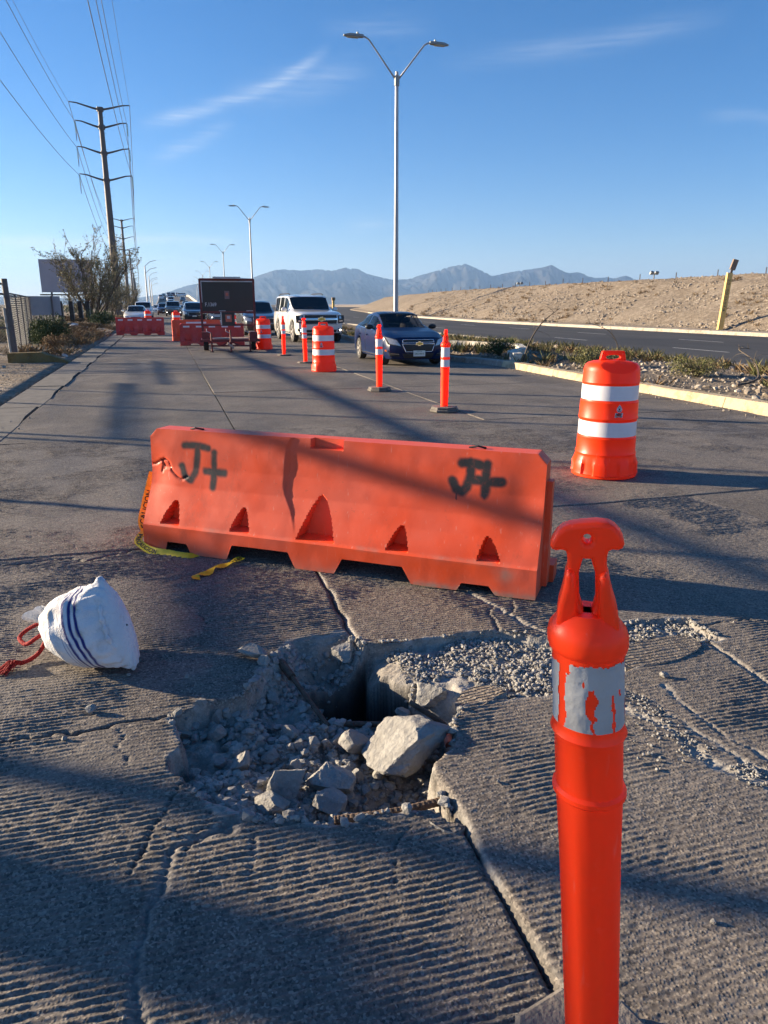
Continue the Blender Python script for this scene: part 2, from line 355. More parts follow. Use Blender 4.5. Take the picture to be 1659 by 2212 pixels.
# cracks: points, width, depth, paleness
CRACKS = [([(-1.3, 2.59), (-0.669, 2.597), (-0.581, 2.611), (-0.441, 2.608), (-0.282, 2.620), (-0.095, 2.634)], .011, .022, .1),
 ([(-0.044, 2.183), (-0.066, 2.164), (-0.103, 2.079), (-0.150, 1.983), (-0.192, 1.895), (-0.214, 1.818)], .005, .015, .1),
 ([(0.140, 1.953), (0.055, 1.924), (-0.052, 1.904), (-0.091, 1.885), (-0.117, 1.817), (-0.140, 1.736), (-0.156, 1.628), (-0.186, 1.550), (-0.178, 1.468), (-0.165, 1.342), (-.15, .9)], .017, .02, .55),
 ([(0.014, 2.023), (-0.041, 1.832)], .004, .012, .1), ([(.6, 1.80), (.52, 1.70), (.50, 1.60)], .004, .012, .2), ([(.14, 1.86), (.11, 1.72)], .006, .01, .4),
 ([(2.314, 2.590), (2.312, 2.449), (2.270, 2.188), (2.25, 1.6)], .011, .03, .85),
 ([(1.40, 2.33), (1.593, 2.195), (1.643, 2.105), (1.667, 2.000), (1.683, 1.918), (1.665, 1.822), (1.710, 1.741), (1.762, 1.637), (1.8, 1.4)], .024, .02, 1.0),
 ([(1.731, 2.114), (1.756, 2.039), (1.760, 1.942), (1.764, 1.851), (1.783, 1.761), (1.814, 1.693), (1.83, 1.5)], .009, .016, .9),
 ([(1.848, 2.302), (1.822, 2.070), (1.832, 1.968), (1.841, 1.873), (1.877, 1.761), (1.92, 1.6)], .009, .016, .9),
 ([(1.66, 2.46), (1.70, 2.30), (1.74, 2.12)], .004, .012, .5),
 ([(1.43, 3.62), (1.480, 3.425), (1.523, 3.280), (1.564, 3.144), (1.647, 2.865)], .016, .025, .9), ([(1.499, 3.255), (1.444, 3.090), (1.438, 2.979)], .008, .02, .5),
 ([(1.66, 3.3), (1.6, 3.18), (1.56, 3.14)], .007, .015, .5), ([(2.4, 2.75), (2.55, 2.76), (2.72, 2.70), (2.75, 2.6)], .007, .015, .2),
 ([(-1.3, 4.60), (-0.660, 4.642), (-0.573, 4.564), (-0.472, 4.623), (-0.258, 4.729)], .016, .02, .2), ([(.05, 3.6), (.09, 3.35), (.06, 3.2)], .004, .01, .1),
 ([(-.62, 2.6), (-.66, 2.3), (-.6, 2.1)], .003, .008, .1), ([(-.27, 2.62), (-.25, 2.45), (-.22, 2.33)], .003, .01, .3)]
def joint_x(y): return .75 + .012 * (vnoise(np.asarray(y) * 9, np.zeros_like(y), 3) - .5) * 2
def surface(X, Y):
    """height of the road and colour masks (broken, dirt, dark)"""
    wx = X + .028 * fbm(X * 9, Y * 9, 3, 21); wy = Y + .028 * fbm(X * 9, Y * 9, 3, 31)
    z = .012 * fbm(X * 1.1, Y * 1.1, 3, 1)
    left = X < joint_x(Y)
    z -= np.where(left, .014 * sstep(2.3, 1.6, Y), 0)
    wear = sstep(.40, .60, vnoise(X * 1.5, Y * 1.8, 8) * .6 + vnoise(X * 5, Y * 5, 9) * .4)
    smooth_zone = sstep(.38, .0, np.hypot((X + .35) / 1.1, (Y - 2.38) / .55)) * left
    ph = Y / .0232 + .30 * fbm(X * 1.2, Y * 1.2, 2, 14) + .16 * fbm(X * 14, Y * 14, 2, 15)
    cell = np.floor(ph); fr = ph - cell
    amp = .35 + .7 * vnoise(X * 7, cell * 1.7, 6) + .7 * vnoise(X * 34, cell * 2.3, 26)
    ridge = np.exp(-((fr - .5) / .21) ** 2)
    z += .0046 * ridge * amp * (.30 + .70 * wear) * (1 - .92 * smooth_zone) - .002
    z += .0012 * fbm(X * 70, Y * 80, 2, 16) + .0012 * fbm(X * 22, Y * 30, 2, 17)
    z += np.where(left, .0004, .0010) * fbm(X * 90, Y * 90, 1, 19)
    R = np.zeros_like(X); G = np.zeros_like(X); B = np.zeros_like(X)
    # joint groove
    dj = np.abs(X - joint_x(Y)); gw = .005 + .007 * vnoise(Y * 6, Y * 0, 4) ** 2
    jm = np.exp(-(dj / gw) ** 2)
    z -= .022 * jm; B = np.maximum(B, jm * .8)
    edge = np.exp(-(np.maximum(0, X - joint_x(Y) - gw) / .012) ** 2) * (~left) * sstep(.35, .7, vnoise(X * 14, Y * 9, 12))
    R = np.maximum(R, edge * .9); z -= .006 * edge
    for pts, wd, dp, pl in CRACKS:
        P = np.array(pts); lo = P.min(0) - .12; hi = P.max(0) + .12
        k = (X > lo[0]) & (X < hi[0]) & (Y > lo[1]) & (Y < hi[1])
        if not k.any(): continue
        xs = X[k] + .030 * fbm(X[k] * 14, Y[k] * 14, 3, 41); ys = Y[k] + .030 * fbm(X[k] * 14, Y[k] * 14, 3, 51)
        d = seg_dist(xs, ys, pts); wv = .68 * wd * (.45 + 1.1 * vnoise(X[k] * 10, Y[k] * 10, 7))
        c_ = np.exp(-(d / wv) ** 2); z[k] -= .75 * dp * c_ * (1 - .6 * (pl > .5) * vnoise(X[k] * 60, Y[k] * 60, 13))
        br = np.exp(-(d / (wv * 1.5 + .002)) ** 2) * pl * .8
        R[k] = np.maximum(R[k], br); B[k] = np.maximum(B[k], c_ * (1 - pl) * .85)
    # break-out
    k = (X > -.25) & (X < 2.65) & (Y > 1.5) & (Y < 3.4)
    x, y = wx[k], wy[k]
    inside = in_poly(x, y, PIT); de = seg_dist(x, y, PIT + PIT[:1])
    wts = 0; acc = 0
    for fx, fy, fz in FLOOR:
        q_ = np.exp(-((x - fx) ** 2 + (y - fy) ** 2) / (2 * .10 ** 2)) + 1e-6; acc = acc + q_ * fz; wts = wts + q_
    fl = acc / wts + .050 * fbm(X[k] * 11, Y[k] * 11, 4, 61, .58) + .012 * fbm(X[k] * 45, Y[k] * 45, 3, 62)
    gin = in_poly(x, y, GRAVEL); gd = seg_dist(x, y, GRAVEL + GRAVEL[:1])
    far_w = sstep(1.2, 2.2, x)
    gz = -.045 + .012 * far_w + .022 * fbm(X[k] * 6, Y[k] * 6, 3, 63) + .010 * fbm(X[k] * 30, Y[k] * 30, 3, 64)
    gz -= (.05 * sstep(.18, .0, gd) + .07 * sstep(.06, .0, gd)) * (x < 1.06)
    fl = np.where(gin, gz, fl)
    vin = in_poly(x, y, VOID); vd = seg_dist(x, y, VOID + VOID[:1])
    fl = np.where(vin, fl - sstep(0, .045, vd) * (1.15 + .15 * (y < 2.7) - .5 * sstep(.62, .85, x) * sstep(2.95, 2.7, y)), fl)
    fl = np.minimum(fl, .0)
    slope_w = .020 + .16 * sstep(2.75, 3.0, y) * sstep(.80, .70, x) + .05 * (x < .2) * (y < 2.15)
    wall = sstep(0, 1, de / slope_w)
    z[k] = np.where(inside, z[k] * (1 - wall) + fl * wall, z[k])
    pale = np.where(inside, np.clip(.60 + .5 * fbm(X[k] * 8, Y[k] * 8, 3, 65), 0, 1), 0) * sstep(0, .012, de)
    rim = np.exp(-(de / .014) ** 2) * sstep(.45, .7, vnoise(X[k] * 22, Y[k] * 22, 66)) * .7
    R[k] = np.maximum(R[k] * ~inside, np.maximum(pale, rim))
    dirt = np.where(inside & ~gin, sstep(.08, .16, -z[k]) * np.clip(.55 + .7 * fbm(X[k] * 7, Y[k] * 7, 3, 67), 0, 1), 0)
    G[k] = np.where(inside, dirt, G[k]); G[k] = np.maximum(G[k], np.where(vin, sstep(0, .03, vd) * .8, 0)); B[k] = np.where(inside, np.where(True, .97 * sstep(-.004, .014, np.where(vin, vd, -vd)), 0), B[k])  # void walls and bottom painted near-black, deep shade put into the colour
    G = np.maximum(G, smooth_zone * .35)
    return z, R, G, B
road = thing('road', 'grey grooved concrete carriageway of jointed slabs', None); road['kind'] = 'structure'
def hires_slab(x0, x1, y0, y1, dx, dy):
    xs = np.linspace(x0, x1, int((x1 - x0) / dx) + 1); ys = np.linspace(y0, y1, int((y1 - y0) / dy) + 1)
    X, Y = np.meshgrid(xs, ys, indexing='ij'); z, R, G, B = surface(X, Y)
    ed = np.minimum(np.minimum(Y - y0, y1 - Y), 1); z = z - .03 * np.exp(-(ed / .012) ** 2)
    me = fast_mesh('slab', np.stack([X, Y, z], -1).reshape(-1, 3), grid_faces(len(xs), len(ys)))
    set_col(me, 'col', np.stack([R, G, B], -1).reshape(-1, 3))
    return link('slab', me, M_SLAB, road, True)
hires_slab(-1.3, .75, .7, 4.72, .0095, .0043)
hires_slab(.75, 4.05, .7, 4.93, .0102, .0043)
hires_slab(-1.9, .75, 4.72, 8.97, .02, .0078); hires_slab(.75, 4.05, 4.93, 9.18, .02, .0078); hires_slab(4.05, 8.0, 4.93, 9.18, .028, .0078)
def flat_slab(x0, x1, y0, y1, dz=0.0, me=None):
    if me is None:
        b = .006; L, W = x1 - x0 - .008, y1 - y0 - .008
        nx, ny = 9, 9
        v = []; 
        xs = np.concatenate([[-L / 2], np.linspace(-L / 2 + b, L / 2 - b, nx), [L / 2]]); ys = np.concatenate([[-W / 2], np.linspace(-W / 2 + b, W / 2 - b, ny), [W / 2]])
        X, Y = np.meshgrid(xs, ys, indexing='ij'); Z = np.zeros_like(X); Z[0] = Z[-1] = -.02; Z[:, 0] = Z[:, -1] = -.02
        me = fast_mesh('slab', np.stack([X, Y, Z], -1).reshape(-1, 3), grid_faces(len(xs), len(ys))); me.materials.append(M_SLABF); me.shade_flat()
    o = bpy.data.objects.new('slab', me); C.objects.link(o); o.parent = road
    o.location = ((x0 + x1) / 2, (y0 + y1) / 2, dz)
    o.rotation_euler = (random.uniform(-.0012, .0012), random.uniform(-.0012, .0012), 0)
    return me
flat_slab(-1.9, -1.3, .7, 4.72); flat_slab(4.05, 8.0, .7, 4.93, -.002)
cache = {}
for i in range(-2, 18):
    if i == 0: continue
    if i == 1: continue
    for k, (a, b) in enumerate(((-1.9, .75), (.75, 4.05), (4.05, 8.0))):
        y0 = (4.72, 4.93, 4.93)[k] + (i - 1) * 4.25 if i > 0 else .7 + i * 4.25
        cache[k] = flat_slab(a, b, y0, y0 + 4.25, random.uniform(-.004, .004), cache.get(k))
# left gutter strip in lengths, broken at some edges
M_STRIP = mat('pale_gutter_concrete', (.145, .130, .112), .85, 0, .25, 5, .6, 40)
for i in range(-3, 24):
    y0 = i * 3.05; wv = random.uniform(-.03, .03)
    pts = [(-2.47, y0 + .01), (-1.91 + wv, y0 + .01), (-1.905 + wv, y0 + 1.2), (-1.94, y0 + 1.9 + wv * 6), (-1.915 - wv, y0 + 3.04), (-2.47, y0 + 3.04)]
    MB().prism(pts, -.12, .012 + random.uniform(-.006, .008)).build('gutter_slab', M_STRIP, road)
# far carriageway, the ramp and the overpass
def strip(name, rows, m, z=0, parent=None):
    v = []; f = []
    for i, (y, a, b, zz) in enumerate(rows):
        for t in (0, .25, .5, .75, 1): v.append((a + (b - a) * t, y, zz + z))
    for i in range(len(rows) - 1):
        for k in range(4): f.append((i * 5 + k, i * 5 + k + 1, (i + 1) * 5 + k + 1, (i + 1) * 5 + k))
    return pydata(name, v, f, m, parent, True)
yend = 4.72 + 17 * 4.25
M_TAR = concrete('worn_asphalt', False)
rz = lambda y: float(np.interp(y, [0, 160, 185, 330, 372, 420, 520], [0, 0, .35, 4.3, 4.9, 4.3, 0.5]))
strip('far_road', [(y, -1.9 + .006 * max(0, y - 80), 8.0 + .012 * max(0, y - 80), rz(y)) for y in list(np.linspace(yend + .22, 160, 12)) + list(np.linspace(170, 520, 40))], M_SLABF, -.002, road)
n = NT('dark_asphalt'); geo = n.t.nodes.new('ShaderNodeNewGeometry').outputs['Position']
c = n.mix(n.rng(n.noise(.6, 5, geo, sc3=(1, .15, 1)), .35, .65), (.036, .036, .037), (.062, .060, .058)); c = n.mix(n.rng(n.noise(70, 3, geo), .55, .8, 0, .5), c, (.12, .115, .11))
M_ASPH = n.set(col=c, rough=.8, spec=.35, nrm=n.bump(n.noise(80, 4, geo), .5, .006))
opp = strip('far_side_road', [(y, 13.35, float(xk(y)) - .05, 0.004) for y in np.concatenate([np.linspace(-50, 130, 60), np.linspace(140, 400, 20)])], M_ASPH)
tag(opp, 'dark asphalt carriageway beyond the planted median', 'road', kind='structure')
M_WHITE = mat('worn_white_paint', (.52, .51, .48), .8, 0, .3, 14)
for i in range(-2, 14):
    for x0 in (17.4, 21.8):
        y0 = i * 8.6 + (3.1 if x0 < 20 else 0)
        if x0 < 20 and i % 3 == 1: continue
        MB().add([(x0 - .06, y0, .0085), (x0 + .06, y0, .0085), (x0 + .055, y0 + 2.8, .0085), (x0 - .06, y0 + 2.8, .0085)], [(0, 1, 2, 3)]).build('lane_dash', M_WHITE, opp)
MB().add([(-1.85, 36.2, .006), (.6, 36.5, .006), (.6, 36.85, .006), (-1.85, 36.6, .006)], [(0, 1, 2, 3)]).build('worn_stop_line', M_WHITE, road)
# ramp sides
M_RAMP = mat('ramp_concrete', (.42, .40, .37), .8, 0, .15, 2)
for s_ in (-1, 1):
    v = []; f = []; yy = np.linspace(165, 520, 30)
    for y in yy:
        x = (-1.9 + .006 * (y - 80) - .1) if s_ < 0 else (8.0 + .012 * (y - 80) + .1)
        for dx_, zt in ((-.15, -.5), (-.15, rz(y) + .8), (.15, rz(y) + .8), (.15, -.5)): v.append((x + dx_, y, zt))
    f = [tuple(q) for q in grid_faces(len(yy), 4)] + [(0, 1, 2, 3)]
    tag(pydata('ramp_wall', v, f, M_RAMP), 'pale concrete parapet along the far overpass ramp, ' + ('power line side' if s_ < 0 else 'lamp post side'), 'wall')
# ------------------------------------------------------------------ median, kerbs
n = NT('median_soil'); geo = n.co
c = n.mix(n.rng(n.noise(1.2, 6), .38, .62), (.17, .135, .10), (.27, .22, .165)); c = n.mix(n.rng(n.voro(14), 0, .26, .55, 0), c, (.46, .42, .37))
M_SOIL = n.set(col=c, rough=.95, spec=.1, nrm=n.bump(n.math('ADD', n.noise(9, 5), n.rng(n.voro(14), 0, .4, 1, 0)), .8, .08))
yy = np.concatenate([np.linspace(-20, 40, 121), np.linspace(42, 150, 50)]); xx = np.linspace(8.28, 13.02, 14)
X, Y = np.meshgrid(yy, xx, indexing='ij')
Z = .06 + .06 * np.sin((Y - 8.28) / 4.74 * math.pi) + .05 * fbm(X * .9, Y * .9, 4, 71)
me = fast_mesh('median', np.stack([Y, X, Z], -1).reshape(-1, 3), grid_faces(len(yy), len(xx))[:, ::-1])
med = link('median', me, M_SOIL, None, True); tag(med, 'stony earth median strip with weeds between the two roads', 'median', kind='structure')
def kerb_mat(name, base, top):
    n = NT(name); nn = n.noise(4, 6, rough=.7); sp = n.t.nodes.new('ShaderNodeSeparateXYZ'); n.t.links.new(n.co, sp.inputs[0])
    c = n.mix(n.rng(nn, .47, .62), base, (base[0] * .7, base[1] * .62, base[2] * .55)); c = n.mix(n.rng(n.noise(16, 5), .56, .66, 0, .8), c, top)
    return n.set(col=c, rough=.85, spec=.2, nrm=n.bump(n.noise(18, 6, rough=.7), .9, .02))
M_KY = kerb_mat('worn_yellow_kerb_paint', (.56, .445, .29), (.42, .36, .28)); M_KG = kerb_mat('bare_kerb_concrete', (.33, .30, .26), (.45, .42, .37))
def kerb(x, y0, y1, m, parent, h=.14, wd=.24, lean=.03):
    pr = [(-wd / 2 - lean, -.1), (-wd / 2 - lean, .0), (-wd / 2, h - .02), (-wd / 2 + .02, h), (wd / 2, h), (wd / 2, -.1)]
    yy = np.linspace(y0 + .006, y1 - .006, 8); v = []
    for y in yy:
        xo = x(y) if callable(x) else x
        j = float(fbm(np.array(y * 2.3), np.array(3.3), 2, 5)) * .012
        for k, (a, z) in enumerate(pr): v.append((xo + a + (j if k in (1, 2) else 0), y, z + (j * .6 if k in (3, 4) else 0)))
    f = [tuple(q)[::-1] for q in grid_faces(8, 6, closed=True)] + [tuple(range(6)), tuple(range(47, 41, -1))]
    return pydata('kerb_block', v, f, m, parent)
med_k = thing('kerb', 'chipped yellow painted kerb along the planted median', None); med_k['kind'] = 'structure'
xm = lambda y: 8.16 - .75 * float(sstep(17.2, 20, np.array(y))) * float(sstep(40, 26, np.array(y))) + .35 * float(sstep(10.5, 6, np.array(y)))
for i in range(-6, 22):
    y0 = 17.2 + (i - 6) * 2.6
    kerb(xm, y0, y0 + 2.6, M_KY if i < 6 else M_KG, med_k)
for i in range(-4, 40): kerb(13.2, i * 3.0, i * 3 + 3.0, M_KG, med_k, .13, .26, -.0)
far_k = thing('kerb', 'pale concrete kerb at the foot of the stony levee', None); far_k['kind'] = 'structure'
M_KP = kerb_mat('pale_far_kerb', (.43, .38, .31), (.52, .47, .40))
for i in range(0, 38): kerb(lambda y: float(xk(y)) + .5, i * 3.4, i * 3.4 + 3.4, M_KP, far_k, .17, 1.1, .05)
# stub of median kerb turning inwards where the planting starts
stub = thing('kerb', 'white worn kerb stub turning across the median', None); stub['kind'] = 'structure'
M_KW = kerb_mat('white_kerb_paint', (.60, .57, .50), (.40, .37, .33))
cur = [(8.35, 17.0), (8.7, 18.1), (9.6, 19.2), (10.4, 21.2), (9.6, 23.2), (8.6, 24.2)]
for (ax, ay), (bx, by) in zip(cur[:-1], cur[1:]):
    v, f = bar((ax, ay, .16), (bx, by, .16), .22, .34); pydata('kerb_block', v, f, M_KW, stub)

# ------------------------------------------------------------------ mountains
azs = np.radians(np.concatenate([np.linspace(-75, -15, 60), np.linspace(-14.9, 48, 1300), np.linspace(48.3, 85, 50)])); R0 = 8200.
sil_px = [(-400, 640), (0, 641), (200, 645), (300, 643), (345, 636), (372, 629), (400, 619), (440, 612), (475, 607), (505, 600), (545, 603), (575, 592), (600, 585), (625, 584), (650, 587), (690, 584), (720, 587), (750, 580), (775, 584), (792, 593), (820, 600), (850, 606), (880, 604), (905, 597), (935, 589), (965, 580), (1003, 573), (1022, 580), (1045, 590), (1062, 598), (1085, 593), (1110, 588), (1140, 584), (1165, 581), (1187, 575), (1205, 585), (1225, 592), (1243, 590), (1258, 594), (1280, 602), (1305, 600), (1320, 603), (1348, 597), (1370, 606), (1450, 618), (1600, 628), (2000, 640), (2600, 645)]
sa = [16.1 + math.degrees(math.atan((px - 829.5) / 1662)) for px, _ in sil_px]
se = [math.degrees(math.atan((657 - py) / math.hypot(1662, px - 829.5))) for px, py in sil_px]
prof = np.interp(np.degrees(azs), sa, se)
rad = np.linspace(-2600, 2600, 60)
v = np.zeros((len(azs), len(rad), 3))
for i, a in enumerate(azs):
    hh = (R0 * math.tan(math.radians(prof[i])) + 1.5) * 1.0
    rr = R0 + rad
    u = a * 30
    wx_, wy_ = rr * math.sin(a), rr * math.cos(a)
    spur = .34 * (1 - 2.8 * np.abs(fbm(wx_ / 1000, wy_ / 1000, 5, 88, .5))) + 0.22 * fbm(np.full_like(rad, u * 1.9), rad / 700, 4, 81) + .16 * (1 - 2 * np.abs(fbm(np.full_like(rad, u * 2.6) + rad / 800, rad / 900 + u * .3, 3, 84)))
    tri = np.clip(1 - np.abs(rad) / 2500, 0, 1)
    zz = hh * np.clip(tri ** 1.35 * (.80 + spur * 1.25 * (1 - tri ** 6)), -.02, 1.0)
    zz = np.where(np.abs(rad) < 50, hh * (1 + .10 * fbm(np.full_like(rad, u * 9), rad * 0, 5, 85, .6)), zz)
    zz = np.minimum(zz, hh * (rr / R0) * .995)
    v[i] = np.stack([rr * math.sin(a), rr * math.cos(a), zz - 4], -1)
me = fast_mesh('mountain_range', v.reshape(-1, 3), grid_faces(len(azs), len(rad)))
n = NT('mountain_rock'); c = n.mix(n.rng(n.noise(.0022, 8, rough=.65), .36, .66), (.028, .028, .03), (.085, .078, .07))
M_MT = n.set(col=c, rough=.95, spec=.05, nrm=n.bump(n.noise(.006, 8, rough=.7), .7, 120))
mt = link('mountain_range', me, M_MT, None, True, 50); tag(mt, 'hazy bare rocky mountains along the horizon', 'mountains', kind='structure')
HAZE_DENSITY = 9.5e-5
hz = MB().box((-13500, -2500, -8), (15500, 11900, 470)).build('haze'); tag(hz, 'thin pale dust haze in the air over the whole plain', 'haze', kind='stuff')
m = bpy.data.materials.new('haze_air'); m.use_nodes = True; t = m.node_tree; t.nodes.remove(t.nodes['Principled BSDF'])
pv = t.nodes.new('ShaderNodeVolumePrincipled'); pv.inputs['Color'].default_value = (.36, .60, 1.0, 1); pv.inputs['Density'].default_value = HAZE_DENSITY; pv.inputs['Anisotropy'].default_value = .2
t.links.new(pv.outputs[0], t.nodes['Material Output'].inputs['Volume']); hz.data.materials.append(m)
# ------------------------------------------------------------------ plastics and small props
def plastic(name, col, rough=.38, fade=.12, dirt=(.30, .24, .19), dirt_amt=.35, sss=.0):
    """weathered moulded polyethylene"""
    n = NT(name); q, _ = n.attr('col')
    a = n.noise(3.5, 5); b_ = n.noise(38, 5, rough=.7); s_ = n.noise(60, 3, sc3=(1, 1, .12))
    c = n.mix(n.rng(a, .35, .68), col, tuple(k * (1 - fade) + fade * .55 for k in col))     # fluorescent red factors may exceed 1
    c = n.mix(n.rng(b_, .60, .80, 0, dirt_amt * .6), c, (.78, .42, .30))
    c = n.mix(n.rng(s_, .66, .74, 0, dirt_amt), c, (.80, .46, .35))
    c = n.mix(n.rng(n.noise(5.5, 6, rough=.7, sc3=(1, 1, .45)), .60, .72, 0, dirt_amt * 1.3), c, tuple(k * .5 + .03 for k in col)); c = n.mix(n.rng(n.noise(26, 6, rough=.75), .62, .70, 0, dirt_amt), c, (.16, .06, .045))
    c = n.mix(n.math('MULTIPLY', q[1], n.rng(n.noise(14, 5), .3, .7, .3, 1)), c, dirt)
    c = n.mix(n.math('MULTIPLY', q[0], n.rng(b_, .2, .5, .85, 1)), c, (.022, .022, .024))
    out = n.set(col=c, rough=n.rng(a, .3, .7, rough - .06, rough + .12), spec=.4, nrm=n.bump(n.noise(45, 4), .12, .004))
    if sss:       # thin translucent wall
        t2 = n.t.nodes.new('ShaderNodeBsdfTranslucent'); n.put(t2.inputs['Color'], c); ms = n.t.nodes.new('ShaderNodeMixShader'); ms.inputs[0].default_value = sss
        n.t.links.new(n.b.outputs[0], ms.inputs[1]); n.t.links.new(t2.outputs[0], ms.inputs[2]); n.t.links.new(ms.outputs[0], n.t.nodes['Material Output'].inputs['Surface'])
    return out
M_ORANGE = plastic('fluorescent_orange_plastic', (1.5, .098, .018), .36, .0, dirt_amt=.20, sss=.30)
M_DRUM = plastic('orange_drum_plastic', (1.12, .066, .009), .36, .0, dirt_amt=.12, sss=.25)
M_BARR = plastic('faded_orange_plastic', (.86, .088, .020), .46, .07, dirt_amt=.30)
M_RED = plastic('faded_red_plastic', (.60, .045, .03), .5, .08, dirt_amt=.3)
M_REFL = mat('white_reflective_sheet', (.80, .78, .80), .35, 0, .06, 6, .1, 90)
M_GREYREFL = mat('grimy_reflective_sheet', (.50, .50, .48), .5, 0, .14, 9, .35, 40)
M_RUBBER = mat('dusty_rubber', (.165, .145, .125), .85, 0, .3, 9, .6, 60)
M_BLACK = mat('black_paint', (.018, .018, .02), .5, 0, .2, 20)
M_YEL = mat('yellow_tape', (.72, .52, .03), .4, 0, .12, 20, .2, 40)

def curve2d(splines, depth, bevel, res=2):
    """filled 2d outline (with holes) as a bevelled solid: verts, faces in x, y (outline) and z (thickness)"""
    cu = bpy.data.curves.new('outline', 'CURVE'); cu.dimensions = '2D'; cu.fill_mode = 'BOTH'; cu.extrude = depth; cu.bevel_depth = bevel; cu.bevel_resolution = res
    cu.offset = -bevel
    for pts in splines:
        s_ = cu.splines.new('POLY'); s_.points.add(len(pts) - 1); s_.use_cyclic_u = True
        for p, (x, y) in zip(s_.points, pts): p.co = (x, y, 0, 1)
    o = bpy.data.objects.new('outline', cu); C.objects.link(o); dg = bpy.context.evaluated_depsgraph_get(); me = o.evaluated_get(dg).to_mesh()
    v = [tuple(p.co) for p in me.vertices]; f = [tuple(p.vertices) for p in me.polygons]
    o.evaluated_get(dg).to_mesh_clear(); bpy.data.objects.remove(o); bpy.data.curves.remove(cu)
    return v, f
def smooth_loop(pts, it=2):
    p = [np.array(q, float) for q in pts]
    for _ in range(it):
        r = []
        for i in range(len(p)):
            a, b = p[i], p[(i + 1) % len(p)]; r += [a * .75 + b * .25, a * .25 + b * .75]
        p = r
    return [tuple(q) for q in p]
def up(v): return [(x, z, y) for x, y, z in v]     # outline plane xy -> upright xz
def up2(vf): v, f = vf; return [(x, -z, y) for x, y, z in v], f

